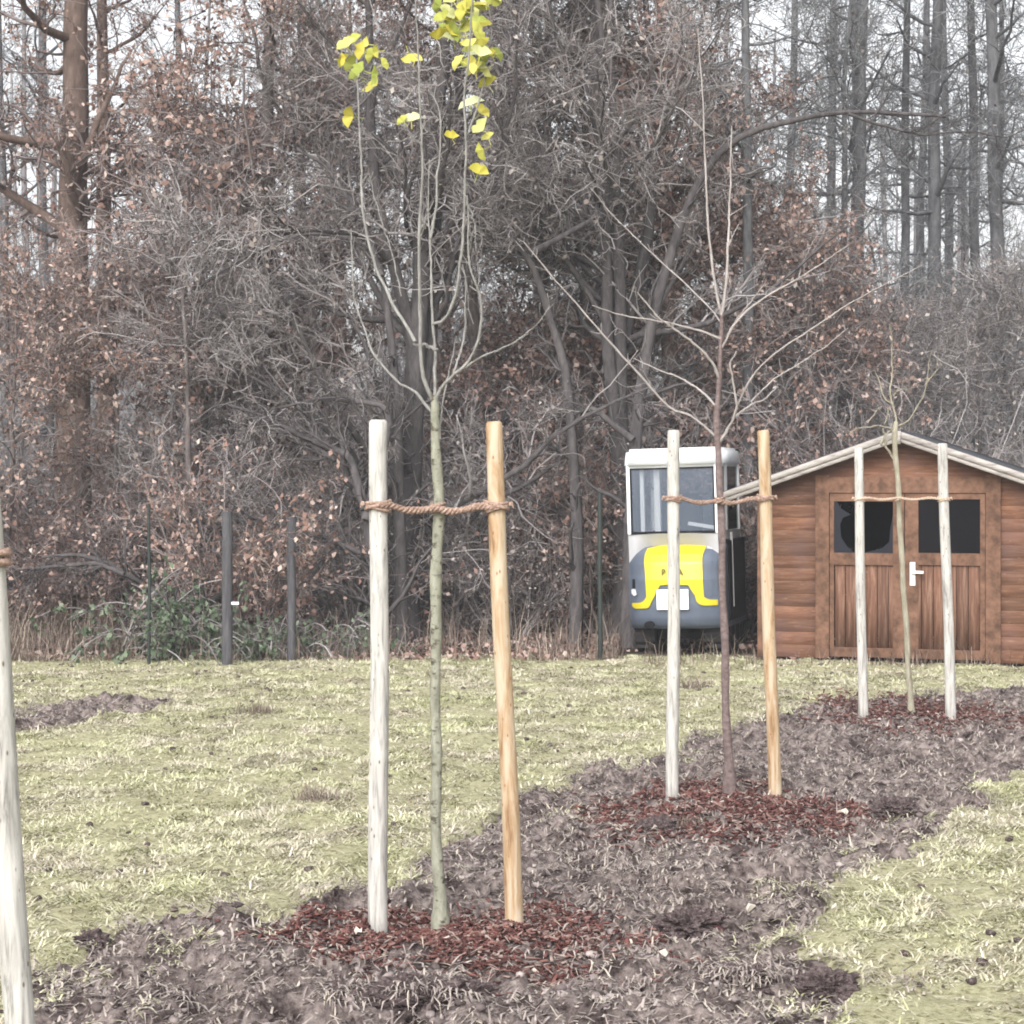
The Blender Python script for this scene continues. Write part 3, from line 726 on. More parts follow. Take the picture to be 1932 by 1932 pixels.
T3 = [(1719, 1352, 12), (1713, 1240, 11), (1706, 1120, 11), (1700, 1040, 10), (1697, 960, 11), (1693, 900, 9), (1690, 860, 10), (1688, 815, 11), (1690, 795, 9)]
B3 = [
 (r3([(885, 1200), (830, 1090), (770, 1030), (720, 1030), (760, 970), (800, 900), (870, 840)]), 6, 5, -.2),
 (r3([(900, 860), (920, 720), (890, 620), (870, 520), (790, 490), (730, 370), (680, 200), (640, 100)]), 6, 2.5, .2),
 (r3([(880, 540), (860, 430), (860, 330), (890, 250), (900, 120), (900, -60), (905, -250), (880, -420)]), 5, 2, .1),
 (r3([(930, 800), (1080, 720), (1150, 590), (1230, 430), (1270, 250), (1290, 60), (1330, -150)]), 4, 2, -.3),
 (r3([(880, 440), (960, 370), (1060, 350)]), 3, 2, .3),
 (r3([(780, 780), (800, 640), (790, 540)]), 3, 2, .3),
 (r3([(870, 830), (700, 800), (600, 820), (420, 830), (290, 930)]), 3.5, 2, .3),
 (r3([(600, 740), (680, 640), (730, 560)]), 3, 2, .3),
 (r3([(1270, 300), (1400, 150), (1420, -40)]), 3, 1.5, .3)]
sapling('farthest sapling, thin crooked tan stem standing before the shed doors', Z3 + .1, T3, B3, 'sapling_tan_bark', 'sapling_tan_bark', G(1719, 1352))

# ---------------------------------------------------------------- shed
ZS = 18.2
def sx_(px): return (px - CX) * ZS / FD
def dx_(px): return (px - 9 - CX) * ZS / FD
def sz_(py): return EYE - (py - HY) * ZS / FD
RX, RZ, SL = sx_(1688), sz_(814), .350
XL, XR, YB = sx_(1424), sx_(1946), ZS + 2.6
she = empty('garden_shed', (RX + .055, ZS, 0), math.radians(-18)); tag(she, 'reddish brown wooden garden shed with double doors and two small dark windows', 'shed')
o0 = np.array([RX, ZS, 0])
def L(x, y, z): return (x - RX, y - ZS, z)
mb = MB(); bh = .123; z = .03; k = 0
DX0, DX1, DZ = dx_(1562), dx_(1856), sz_(924)
while z < RZ - .08:
    z1 = min(z + bh, RZ - .05)
    for side in (0, 1):
        zz = z1
        half = (RZ - .06 - z) / SL
        a = max(XL, RX - half); b_ = min(XR, RX + half)
        if z < DZ + .02:
            a0, b0_ = (a, DX0) if side == 0 else (DX1, b_)
        elif side == 0: a0, b0_ = a, b_
        else: continue
        if b0_ - a0 < .03: continue
        # shiplap: bottom proud; the top of a board in the gable is cut along the rake
        hi = (RZ - .06 - z1) / SL; ta = max(a0, RX - hi) if z1 > DZ - .3 else a0; tb = min(b0_, RX + hi) if z1 > DZ - .3 else b0_
        if ta > tb: ta = tb = RX
        y0, y1 = ZS - .018, ZS - .010
        V = [(a0, y0, z + .006), (b0_, y0, z + .006), (tb, y0 + .003, z1 - .006), (ta, y0 + .003, z1 - .006), (ta, y1, z1), (tb, y1, z1), (a0, y1, z - .002), (b0_, y1, z - .002)]
        V = [L(*v) for v in V]
        mb.add(V, [(0, 1, 2, 3), (3, 2, 5, 4), (0, 6, 7, 1), (1, 7, 5, 2), (0, 3, 4, 6)])
    z = z1
for (xa, xb, ya, yb) in ((XL, XL + .03, ZS, YB), (XR - .03, XR, ZS, YB), (XL, XR, YB, YB + .03)):
    z = .03
    while z < sz_(912) :
        mb.box(xa - RX - (.01 if xb - xa < 1 else 0), xb - RX + (.01 if xb - xa < 1 else 0), ya - ZS, yb - ZS, z, z + bh - .012); z += bh
mb.build('wall', 'shed_boards', she)
# inner shell of the hollow room, its unlit gloom put into a near-black colour
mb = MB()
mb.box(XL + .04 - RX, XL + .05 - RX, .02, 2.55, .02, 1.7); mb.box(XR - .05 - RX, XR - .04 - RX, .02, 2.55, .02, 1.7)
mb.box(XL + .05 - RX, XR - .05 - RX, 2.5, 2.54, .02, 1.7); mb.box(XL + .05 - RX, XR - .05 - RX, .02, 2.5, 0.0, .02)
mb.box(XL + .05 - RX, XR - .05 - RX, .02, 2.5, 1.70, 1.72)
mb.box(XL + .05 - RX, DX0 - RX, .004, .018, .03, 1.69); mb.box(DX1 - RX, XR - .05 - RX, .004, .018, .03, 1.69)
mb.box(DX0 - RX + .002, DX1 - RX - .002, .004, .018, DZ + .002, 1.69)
mb.build('dark_shell', 'interior_shade', she)
# corner boards, door casing
for x_ in (XL, XR):
    bm = bbox(x_ - .035 - RX, x_ + .035 - RX, -.045, .03, .02, sz_(915) - .02); o = bmobj('corner_board', bm, 'shed_trim', she, bevel=.004)
bm = bbox(dx_(1538) - RX, DX0 - RX + .01, -.048, -.0235, .03, sz_(896)); bbox(DX1 - RX - .01, dx_(1881) - RX, -.048, -.0235, .03, sz_(896), bm)
bbox(DX0 + .0102 - RX, DX1 - .0102 - RX, -.05, -.0235, DZ - .03, DZ + .12, bm)
bmobj('door_frame', bm, 'shed_trim', she)
# doors
MX = dx_(1705)
def door(xa, xb, wx0, wx1, wy0, wy1, broken):
    d = empty('door', L(xa, ZS, 0)); d.parent = she
    wdt = xb - xa; x0, x1 = dx_(wx0) - xa, dx_(wx1) - xa; zt_, zb_ = sz_(wy0), sz_(wy1); top = DZ - .035
    y0, y1 = -.03, -.004
    # plank lower panel
    mb = MB(); nb = 6; zl = zb_ - .115
    for i in range(nb):
        a = .05 + (wdt - .1) * i / nb; b_ = .05 + (wdt - .1) * (i + 1) / nb
        mb.box(a + .003, b_ - .003, y0 + .010 + .002 * (i % 2), y1, .10, zl)
    mb.build('panel', 'shed_door_boards', d)
    bm = bbox(0.003, x0, y0 - .004, y1, .05, top); bbox(x1, wdt - .003, y0 - .004, y1, .05, top, bm)
    bbox(x0 + .0005, x1 - .0005, y0 - .008, y1, zb_ - .115, zb_, bm); bbox(x0 + .0005, x1 - .0005, y0 - .005, y1, zt_, top, bm)
    bbox(x0 + .0005, x1 - .0005, y0 - .006, y1, .05, .14, bm)
    bmobj('frame', bm, 'shed_trim', d)
    wn = empty('window', (x0, 0, zb_)); wn.parent = d; ww, wh = x1 - x0, zt_ - zb_
    bm = bmesh.new()
    if broken:
        pts = [(0, 0), (.35 * ww, 0), (.22 * ww, .12 * wh), (.12 * ww, .3 * wh), (.10 * ww, .55 * wh), (.15 * ww, .68 * wh), (.28 * ww, .74 * wh), (.12 * ww, .86 * wh), (.04 * ww, wh), (0, wh)]
        bm.faces.new([bm.verts.new((p[0], -.018, p[1])) for p in pts])
        pts = [(.45 * ww, 0), (ww, 0), (ww, .75 * wh), (.95 * ww, .5 * wh), (.93 * ww, .22 * wh), (.8 * ww, .09 * wh)]
        bm.faces.new([bm.verts.new((p[0], -.018, p[1])) for p in pts])
        bmobj('pane', bm, 'dusty_glass', wn)
    else:
        bbox(0, ww, -.02, -.016, 0, wh, bm); bmobj('pane', bm, 'dark_glass', wn)
    return d
dl = door(DX0 + .012, MX, 1573, 1684, 946, 1044, True)
dr = door(MX + .002, DX1 - .012, 1731, 1844, 941.5, 1042.5, False)
bm = bbox(dx_(1715) - MX, dx_(1725) - MX, -.048, -.036, sz_(1104), sz_(1060))
bbox(dx_(1718) - MX, dx_(1741) - MX, -.085, -.068, sz_(1081), sz_(1076), bm); bbox(dx_(1718) - MX, dx_(1722) - MX, -.068, -.047, sz_(1081), sz_(1076), bm)
h = bmobj('handle', bm, 'white_enamel', dr, bevel=.002)
# roof: slabs, felt, fascia
EXl, EXr = 1.64, 1.66; YF = -.22; YR = 2.85; TH = .03
rf = empty('roof', (0, 0, 0)); rf.parent = she
def slab(mb, s, x0, x1, zo0, zo1, y0, y1, lift=0):
    a = (s * x0, RZ - SL * x0); b_ = (s * x1, RZ - SL * x1)
    V = []
    for (xx, zz), lf in ((a, 0), (b_, lift)):
        for yy in (y0, y1):
            for zo in (zo0, zo1 + lf): V.append((xx, yy, zz + zo))
    mb.add(V, [(0, 1, 3, 2), (4, 6, 7, 5), (0, 4, 5, 1), (2, 3, 7, 6), (0, 2, 6, 4), (1, 5, 7, 3)])
mb = MB(); slab(mb, -1, 0, EXl, -.055, -.03, YF + .02, YR); slab(mb, 1, 0.002, EXr, -.055, -.03, YF + .02, YR); mb.build('roof_boards', 'shed_boards', rf)
mb = MB(); slab(mb, -1, 0.0, EXl + .03, -.028, .012, YF + .01, YR + .02, .0); slab(mb, 1, 0.002, EXr + .03, -.028, .012, YF + .01, YR + .02, .0); mb.build('felt', 'felt', rf)
for s in (-1, 1):
    ex = EXl if s < 0 else EXr
    mb = MB(); slab(mb, s, .012, ex + .035, -.058, .002, YF - .022, YF); slab(mb, s, .012, ex + .035, -.100, -.062, YF - .012, YF + .008)
    o = mb.build('fascia', 'fascia_paint', rf)
mb = MB(); mb.box(-.03, .03, YF - .034, YF - .023, RZ - .125, RZ + .0); mb.build('finial_board', 'fascia_paint', rf)

# ---------------------------------------------------------------- small excavator beside the shed, seen from behind
TH_ = math.radians(-17)
ex = empty('mini_excavator', ((1185 - CX) * 18.95 / FD, 18.95, 0), TH_); ex.rotation_euler = (0, math.radians(-1.6), TH_)
tag(ex, 'small excavator with white cab and yellow and grey rear, parked by the shed', 'excavator')
W_ = .955
def xl(px): return (px - 1185) / 173 * W_
def zl_(py): return EYE - (py - HY) / 191.0
# tracks
for k, x0 in enumerate((.02, W_ - .22)):
    tr = empty('track', (x0, .25, 0)); tr.parent = ex
    bm = bmesh.new(); n = 28; loop = []
    for i in range(n):
        a = i / n * 2 * math.pi; cy = .62 + .46 * (1 if math.cos(a) > 0 else -1) * min(1, abs(math.cos(a)) * 30)
        loop.append((cy + .17 * math.cos(a), .18 + .17 * math.sin(a)))
    rings = [[bm.verts.new((xx, p[0], p[1])) for p in loop] for xx in (0, .2)]
    for i in range(n): bm.faces.new((rings[0][i], rings[0][(i + 1) % n], rings[1][(i + 1) % n], rings[1][i]))
    for r in rings: bm.faces.new(r)
    for i in range(26):     # lugs
        yy = -.02 + i * .049; bbox(-.006, .206, yy, yy + .022, .345, .362, bm); bbox(-.006, .206, yy, yy + .022, -.004, .012, bm)
    for i in range(5):
        zz = .06 + i * .06; bbox(-.006, .206, -.022, -.006, zz, zz + .028, bm)
    bmobj('rubber_belt', bm, 'rubber', tr)
    bm = bmesh.new()
    for yy in (.16, .40, .62, .84, 1.08):
        bmesh.ops.create_cone(bm, cap_ends=True, segments=16, radius1=.10, radius2=.10, depth=.215, matrix=Matrix.Translation((.1, yy, .17)) @ Matrix.Rotation(math.pi / 2, 4, 'Y'))
    bmobj('roller', bm, 'machine_dark', tr)
bmobj('undercarriage', bbox(.24, W_ - .24, .35, 1.35, .14, .34), 'machine_dark', ex)
# rear body: rounded in plan and profile
def prof(z):
    z = np.asarray(z, float)
    return np.interp(z, [.26, .29, .36, .5, .75, .92, 1.0, 1.06, 1.10, 1.13], [.10, .04, .0, -.02, -.02, .01, .06, .15, .26, .34])
def plan(x):
    t = np.clip(np.abs(np.asarray(x, float) / W_ - .5) * 2, 0, 1); return .13 * t ** 5 + .03 * t ** 2
def surf(x, z): return prof(z) + plan(x)
xs_ = np.linspace(-.005, W_ + .005, 40); zs_ = np.linspace(.26, 1.13, 40)
X_, Z_ = np.meshgrid(xs_, zs_); Yb = surf(X_, Z_)
mb = MB(); i = np.arange(39)[:, None] * 40 + np.arange(39)[None]
mb.add(np.stack([X_, Yb, Z_], -1).reshape(-1, 3), np.stack([i, i + 1, i + 41, i + 40], -1).reshape(-1, 4))
for xx, s in ((-.005, 0), (W_ + .005, 1)):   # sides of the upper structure
    V = []; q = []
    for j, zz in enumerate(zs_): V += [(xx, float(surf(xx, zz)), zz), (xx, 1.35, zz)]
    for j in range(39): q.append((2 * j, 2 * j + 1, 2 * j + 3, 2 * j + 2))
    mb.add(V, q)
mb.add([(-.005, .2, .26), (W_ + .005, .2, .26), (W_ + .005, 1.35, .26), (-.005, 1.35, .26)], [(0, 1, 2, 3)])
mb.add([(-.005, .3, 1.13), (W_ + .005, .3, 1.13), (W_ + .005, 1.35, 1.13), (-.005, 1.35, 1.13)], [(0, 1, 2, 3)])
mb.build('counterweight', 'machine_grey', ex, True)
def shaped(name, pts, mat, off, th=.012, parent=ex):
    bm = bmesh.new(); f_ = bm.faces.new([bm.verts.new((x, 0, z)) for x, z in pts])
    bmesh.ops.triangulate(bm, faces=[f_])
    for zz in np.arange(.2, 1.2, .025): bmesh.ops.bisect_plane(bm, geom=bm.verts[:] + bm.edges[:] + bm.faces[:], plane_co=(0, 0, zz), plane_no=(0, 0, 1))
    for xx in np.arange(0, 1, .05): bmesh.ops.bisect_plane(bm, geom=bm.verts[:] + bm.edges[:] + bm.faces[:], plane_co=(xx, 0, 0), plane_no=(1, 0, 0))
    r = bmesh.ops.extrude_face_region(bm, geom=bm.faces[:]); vs = [v for v in r['geom'] if isinstance(v, bmesh.types.BMVert)]
    front = set(vs)
    for v in bm.verts:
        v.co.y = float(surf(v.co.x, v.co.z)) - off - (th if v in front else 0) + (0 if v in front else .01)
    bmesh.ops.recalc_face_normals(bm, faces=bm.faces[:])
    return bmobj(name, bm, mat, parent)
def cz(pts): return [(xl(1177.3 + .10157 * a), zl_(1026.4 + .10157 * b_)) for a, b_ in pts]
YEL = [(420, 100), (620, 60), (820, 40), (1040, 30), (1250, 50), (1470, 80), (1445, 250), (1425, 450), (1420, 900), (1435, 960), (1470, 1010), (1510, 1042), (1560, 1060), (1690, 1070), (1690, 1170), (1480, 1170), (1420, 1155), (1380, 1130), (1345, 1090), (1330, 1040), (1310, 920), (1290, 840), (1250, 805), (1200, 785), (1030, 770), (820, 775), (700, 785), (620, 800), (580, 820), (560, 850), (545, 950), (530, 1080), (510, 1150), (485, 1190), (450, 1210), (210, 1220), (140, 1180), (140, 1120), (300, 1110), (360, 1090), (400, 1060), (435, 1010), (455, 950), (430, 600), (400, 300), (402, 180)]
yel = shaped('engine_cover', cz(YEL), 'machine_yellow', .004)
# right hand rim and recessed side panel, lamps, plate, exhaust
shaped('side_panel', cz([(1480, 150), (1560, 165), (1680, 250), (1690, 400), (1690, 960), (1590, 1010), (1500, 990), (1450, 900), (1450, 400)]), 'machine_grey', .002, .004)
shaped('trim_strip', cz([(1480, 80), (1600, 95), (1740, 170), (1790, 250), (1770, 330), (1700, 220), (1590, 140), (1480, 125)]), 'machine_pale_grey', .004, .01)
shaped('tail_lamp', cz([(140, 860), (225, 855), (250, 960), (200, 985), (140, 940)]), 'lamp_glass', .004, .02)
shaped('lamp_recess', cz([(160, 670), (215, 670), (220, 840), (150, 840)]), 'machine_dark', .002, .004)
mb = MB(); px_ = [xl(1242), xl(1300)]; pz_ = [zl_(1152), zl_(1114)]
pl = bmobj('number_plate', bbox(px_[0], px_[1], -.045, -.036, pz_[0], pz_[1]), 'plate_white', ex, bevel=.003)
bm = bmesh.new(); bmesh.ops.create_cone(bm, cap_ends=True, segments=20, radius1=.05, radius2=.05, depth=.03, matrix=Matrix.Translation((xl(1226), -.005, zl_(1181))) @ Matrix.Rotation(math.pi / 2, 4, 'X') @ Matrix.Diagonal((1, .75, 1, 1)))
bmobj('exhaust_outlet', bm, 'machine_dark', ex)
def text(s, size, loc, mat, parent, name='lettering', bold=.006):
    cu = bpy.data.curves.new(name, 'FONT'); cu.body = s; cu.size = size; cu.align_x = 'CENTER'; cu.align_y = 'CENTER'; cu.extrude = .002; cu.offset = bold
    t = bpy.data.objects.new('tmp', cu); C.objects.link(t)
    me = bpy.data.meshes.new_from_object(t.evaluated_get(bpy.context.evaluated_depsgraph_get())); bpy.data.objects.remove(t)
    me.materials.clear(); me.materials.append(MATS[mat])
    o = bpy.data.objects.new(name, me); C.objects.link(o); o.parent = parent; o.location = loc; o.rotation_euler = (math.radians(90), 0, 0)
    return o
for ch_, px_l in (('B', 1256), ('A', 1286)): text(ch_, .085, (xl(px_l), -.042, zl_(1082)), 'ink', yel, 'letter', bold=.003)
text('4', .05, (xl(1290), -.048, zl_(1134)), 'grey_ink', pl, bold=0)
# pale panel under the rear window
mb = MB()
V = [(.015, .30, 1.10), (W_ - .03, .28, 1.10), (W_ - .03, .14, 1.20), (.0, .14, 1.20), (-.005, .13, .93), (.22, .03, .93), (.2, .05, 1.09), (.70, .06, 1.11), (W_, .13, 1.02)]
nx_ = 24; q = []; V = []
for j in range(nx_ + 1):
    x_ = j / nx_ * W_; t = abs(j / nx_ - .5) * 2
    zb_ = 1.085 - .03 * t ** 2 - .14 * max(0, (t - .62) / .38) ** 1.5 * (1 if x_ < W_ / 2 else .7)
    V += [(x_, float(surf(x_, zb_)) - .006, zb_), (x_, .12 + .03 * t ** 4, 1.205)]
for j in range(nx_): q.append((2 * j, 2 * j + 2, 2 * j + 3, 2 * j + 1))
mb.add(V, q); mb.build('rear_cowl', 'machine_pale_grey', ex, True)
# cab: corner posts, roof, glazing, seat inside
cab = empty('cab', (0, .12, 0)); cab.parent = ex
CD = 1.15; zr = zl_(853)
def bar(bm, a, b_, w):
    a = Vector(a); b_ = Vector(b_); d = b_ - a
    r = bmesh.ops.create_cube(bm, size=1)
    q_ = d.to_track_quat('Z', 'Y').to_matrix().to_4x4()
    bmesh.ops.transform(bm, verts=r['verts'], matrix=Matrix.Translation((a + b_) / 2) @ q_ @ Matrix.Diagonal((w, w, d.length, 1)))
bm = bmesh.new(); wx = W_ - .02
bm.free()
for a_ in ((.0, .04, 0, .06, 1.2, 1.93), (wx - .05, wx, 0, .06, 1.2, 1.93), (.0, .04, CD - .06, CD, 1.13, 1.93), (wx - .04, wx, CD - .06, CD, 1.13, 1.93)):
    bmobj('post', bbox(*a_), 'machine_white', cab, bevel=.006)
for a_ in ((.0, .03, .0605, CD - .0605, 1.13, 1.22), (wx - .035, wx, .0605, CD - .0605, 1.13, 1.22)):
    bmobj('sill', bbox(*a_), 'machine_white', cab, bevel=.006)
bm = bmesh.new(); bar(bm, (wx - .012, .38, 1.22), (wx - .012, .38, 1.93), .045); bmobj('door_pillar', bm, 'machine_pale_grey', cab)
bm = bmesh.new(); bar(bm, (wx + .035, .42, 1.2), (wx + .035, .42, .45), .025); bmobj('grab_rail', bm, 'machine_pale_grey', cab)
bm = bbox(-.02, wx + .02, -.03, CD + .03, 1.86, zr + .03)
for v in bm.verts:
    if v.co.z > 1.9: v.co.x = (v.co.x - wx / 2) * .955 + wx / 2; v.co.y = (v.co.y - CD / 2) * .94 + CD / 2
bmobj('roof', bm, 'machine_white', cab, True, bevel=.03)
rw = bmobj('rear_window', bbox(.036, wx - .046, .012, .018, 1.225, 1.86), 'cab_glass', cab)
bm = bbox(.036, wx - .046, .004, .022, 1.2, 1.226); bbox(.036, .052, .004, .022, 1.226, 1.86, bm); bbox(wx - .06, wx - .046, .004, .022, 1.226, 1.86, bm); bbox(.052, wx - .06, .004, .022, 1.845, 1.86, bm)
bmobj('gasket', bm, 'machine_dark', rw)
bmobj('side_window', bbox(wx - .02, wx - .014, .06, CD - .06, 1.22, 1.86), 'dark_glass', cab)
bmobj('side_window', bbox(.014, .02, .06, CD - .06, 1.22, 1.86), 'cab_glass', cab)
bmobj('front_window', bbox(.04, wx - .04, CD - .03, CD - .024, 1.22, 1.86), 'cab_glass', cab)
bm = bbox(.25, .70, .25, .38, 1.15, 1.60); bbox(.25, .70, .38, .75, 1.13, 1.2, bm); bmobj('seat', bm, 'machine_dark', cab, bevel=.03)
for a_, b_, w_ in (((.29, .12, 1.2), (.29, .12, 1.86), .06), ((.14, .10, 1.22), (.14, .10, 1.86), .04), ((.60, .1, 1.30), (.88, .1, 1.25), .035)):
    bm = bmesh.new(); bar(bm, a_, b_, w_); bmobj('inner_bar', bm, 'machine_white', cab)
bmobj('side_door', bbox(W_ + .004, W_ + .02, .35, 1.25, .32, 1.12), 'machine_dark', ex, bevel=.006)
# boom folded in front of the machine (behind, from here)
bm = bmesh.new(); bar(bm, (.48, 1.35, .55), (.48, 1.9, 1.5), .14); bar(bm, (.48, 1.9, 1.5), (.48, 2.5, 1.35), .12); bar(bm, (.48, 2.5, 1.4), (.48, 2.35, .45), .10)
bmobj('boom', bm, 'machine_grey', ex, bevel=.01)
bm = bmesh.new(); r = bmesh.ops.create_cone(bm, cap_ends=True, segments=16, radius1=.2, radius2=.2, depth=.4, matrix=Matrix.Translation((.48, 2.3, .28)) @ Matrix.Rotation(math.pi / 2, 4, 'Y'))
bmobj('bucket', bm, 'machine_dark', ex)

# ---------------------------------------------------------------- fence posts before the wood
def fpost(px, ytop, ybot, Z, w_, mat, name, label, round_=False):
    b_ = P(px, ybot, Z); t = P(px, ytop, Z)
    mb = MB(); n = 8; ax = np.stack([np.full(n, 0.), np.zeros(n), np.linspace(-.1, t[2], n)], 1); ax[:, 0] += rng.normal(0, .003, n)
    mb.tubes(ax, np.full(n, w_ / 2), 8 if round_ else 6)
    o = mb.build(name, mat, smooth=round_, loc=(b_[0], Z, 0)); return tag(o, label, 'post', 'posts of the wood edge fence')
plain('post_green', (.022, .03, .028), .6, .4)
fpost(281, 955, 1262, 18.0, .035, 'post_green', 'fence_post', 'thin dark metal fence post beside the green bush')
fe = fpost(429, 965, 1266, 18.0, .10, 'old_grey_wood', 'fence_post', 'thick grey wooden fence post with a small white tag', True)
bm = bbox(.045, .115, -.06, -.045, P(0, 1138, 18)[2] - .01, P(0, 1138, 18)[2] + .015); bmobj('tag', bm, 'plate_white', fe)
fpost(550, 975, 1256, 18.4, .085, 'old_grey_wood', 'fence_post', 'dark grey wooden fence post right of the tagged post', True)
fpost(1132, 930, 1250, 18.5, .05, 'post_green', 'fence_post', 'thin dark post in the scrub left of the excavator')

# ---------------------------------------------------------------- the wood
def leafcloud(r_, Pp, n, size, mbb, zmax=99, drop=.03):
    m, k, _ = Pp.shape
    mi = r_.integers(0, m, n); f = r_.random(n) * (k - 1) * .999; i = f.astype(int); fr = (f - i)[:, None]
    c = Pp[mi, i] * (1 - fr) + Pp[mi, i + 1] * fr + r_.normal(0, .02, (n, 3)); c[:, 2] -= drop * r_.random(n)
    c = c[c[:, 2] < zmax]; n = len(c)
    d = r_.normal(0, 1, (n, 3)); d[:, 2] -= .8; d /= np.linalg.norm(d, axis=1, keepdims=True)
    s = np.cross(d, r_.normal(0, 1, (n, 3))); s /= np.linalg.norm(s, axis=1, keepdims=True)
    nn = np.cross(d, s); L_ = (size * (.6 + .8 * r_.random(n)))[:, None]; W2 = L_ * (.22 + .16 * r_.random(n))[:, None]
    cu = (r_.normal(0, .3, n))[:, None] * L_
    V = np.stack([c, c + d * L_ * .5 - s * W2 + nn * cu, c + d * L_ + nn * cu * .3, c + d * L_ * .5 + s * W2 + nn * cu * .6], 1).reshape(-1, 3)
    mbb.add(V, np.arange(n)[:, None] * 4 + np.arange(4)[None])
def tree_proto(name, seed, H, r0, lean=0, cb=.18, nl=26, ll=(1.6, 3.4), lang=1.15, ltrop=.06, n2=8, n3=7, n4=5, leaves=6000, lsize=.065, mt='bark_grey', mw='twigs_grey', ml='dead_leaves', tw=1., forks=0):
    r_ = np.random.default_rng(seed); k = 16; t = np.linspace(0, 1, k)
    ax = np.zeros((1, k, 3)); ax[0, :, 2] = t * H - .1; w_ = np.cumsum(r_.normal(0, (.05 if H < 15 else .022) * H / 14, (k, 2)), 0); ax[0, :, 0] = w_[:, 0] + lean * t; ax[0, :, 1] = w_[:, 1]; ax[0, 0, :2] = 0
    R = (r0 * (1 - .82 * t) + .28 * r0 * np.exp(-t * 25))[None]
    mb = MB(); mb.tubes(ax, R, 9)
    if forks:
        F, FR = grow(r_, ax, R, forks, H * .55, H * .75, .38, 12, .72, .10, .09, .04, .35, .2); mb.tubes(F, FR, 8)
    P1, R1 = grow(r_, ax, R, nl, *ll, lang, 9, .44, ltrop, .17, cb, .98, .2)
    if forks:
        Pf, Rf = grow(r_, F, FR, max(6, nl // 3), *ll, lang * .9, 9, .5, ltrop, .17, .15, .98, .2)
        P1 = np.concatenate([P1, Pf]); R1 = np.concatenate([R1, Rf])
    mb.tubes(P1, np.maximum(R1, .006), 5)
    P2, R2 = grow(r_, P1, R1, n2, .6, 1.5, .85, 7, .5, .03, .24, .15, 1, .3)
    P3, R3 = grow(r_, P2, R2, n3, .3, .8, .9, 5, .6, .02, .33, .1, 1, .4)
    mt_ = bpy.data.meshes
    e = empty(name, (0, 0, -50))
    trunk = mb.build('trunk', mt, e, True)
    mb = MB(); mb.tubes(P2, np.maximum(R2, .0055) * tw, 4, False); mb.tubes(P3, np.maximum(R3, .0042) * tw, 3, False)
    if n4:
        P4, R4 = grow(r_, P3, R3, n4, .10, .35, .9, 3, .7, 0, .4, .1, 1, .5)
        mb.tubes(P4, np.maximum(R4, .0036) * tw, 3, False)
    else: P4 = P3
    mb.build('crown', mw, e)
    if leaves:
        mb = MB(); leafcloud(r_, P4, leaves, lsize, mb); mb.build('dead_foliage', ml, e)
    return e
def copy_tree(src):
    c = src.copy(); C.objects.link(c)
    for ch in src.children:
        d = ch.copy(); C.objects.link(d); d.parent = c
    return c
OAK = [tree_proto('leafy_tree', 11, 11, .13, .5, .10, 30, (1.2, 2.8), 1.2, .05, 8, 7, 3, 16500, .07, 'bark_brown', 'twigs_brown'),
       tree_proto('leafy_tree', 12, 12, .15, -.6, .08, 32, (1.3, 2.9), 1.15, .05, 8, 7, 3, 16500, .07, 'bark_grey', 'twigs_brown'),
       tree_proto('leafy_tree', 13, 9, .10, .3, .06, 28, (1.3, 2.8), 1.1, .08, 8, 7, 3, 15000, .065, 'bark_grey', 'twigs_brown'),
       tree_proto('leafy_tree', 14, 4.9, .055, .2, .05, 22, (.8, 1.7), 1.15, .03, 7, 6, 3, 4600, .065, 'bark_grey', 'twigs_brown')]
BARE = [tree_proto('bare_tree', 21, 12, .14, .8, .10, 28, (2.0, 3.8), 1.1, .05, 8, 7, 4, 1800, .06, 'bark_dark', 'twigs_grey', 'dead_leaves_grey', forks=3),
        tree_proto('bare_tree', 22, 11, .11, -.5, .10, 28, (1.8, 3.4), 1.1, .06, 8, 7, 4, 1200, .06, 'bark_grey', 'twigs_grey', 'dead_leaves_grey', forks=2),
        tree_proto('bare_tree', 23, 12, .12, .4, .14, 30, (1.8, 3.2), 1.2, .03, 8, 7, 4, 800, .06, 'bark_blue', 'twigs_blue', 'dead_leaves_grey'),
        tree_proto('bare_tree', 24, 4.7, .05, .2, .05, 22, (.8, 1.7), 1.15, .03, 7, 5, 3, 700, .06, 'bark_grey', 'twigs_grey', 'dead_leaves_grey')]
SLIM = [tree_proto('slender_tree', 31, 17, .115, .3, .12, 36, (1.0, 2.4), 1.35, .0, 5, 4, 3, 500, .06, 'bark_blue', 'twigs_blue', 'dead_leaves_grey'),
        tree_proto('slender_tree', 32, 17, .09, -.3, .15, 30, (.9, 2.0), 1.3, .02, 5, 4, 3, 0, .06, 'bark_blue', 'twigs_blue')]
BIG = [tree_proto('big_tree', 41, 17, .26, .25, .28, 34, (1.6, 3.4), 1.2, .04, 8, 6, 3, 9000, .07, 'bark_brown', 'twigs_brown')]
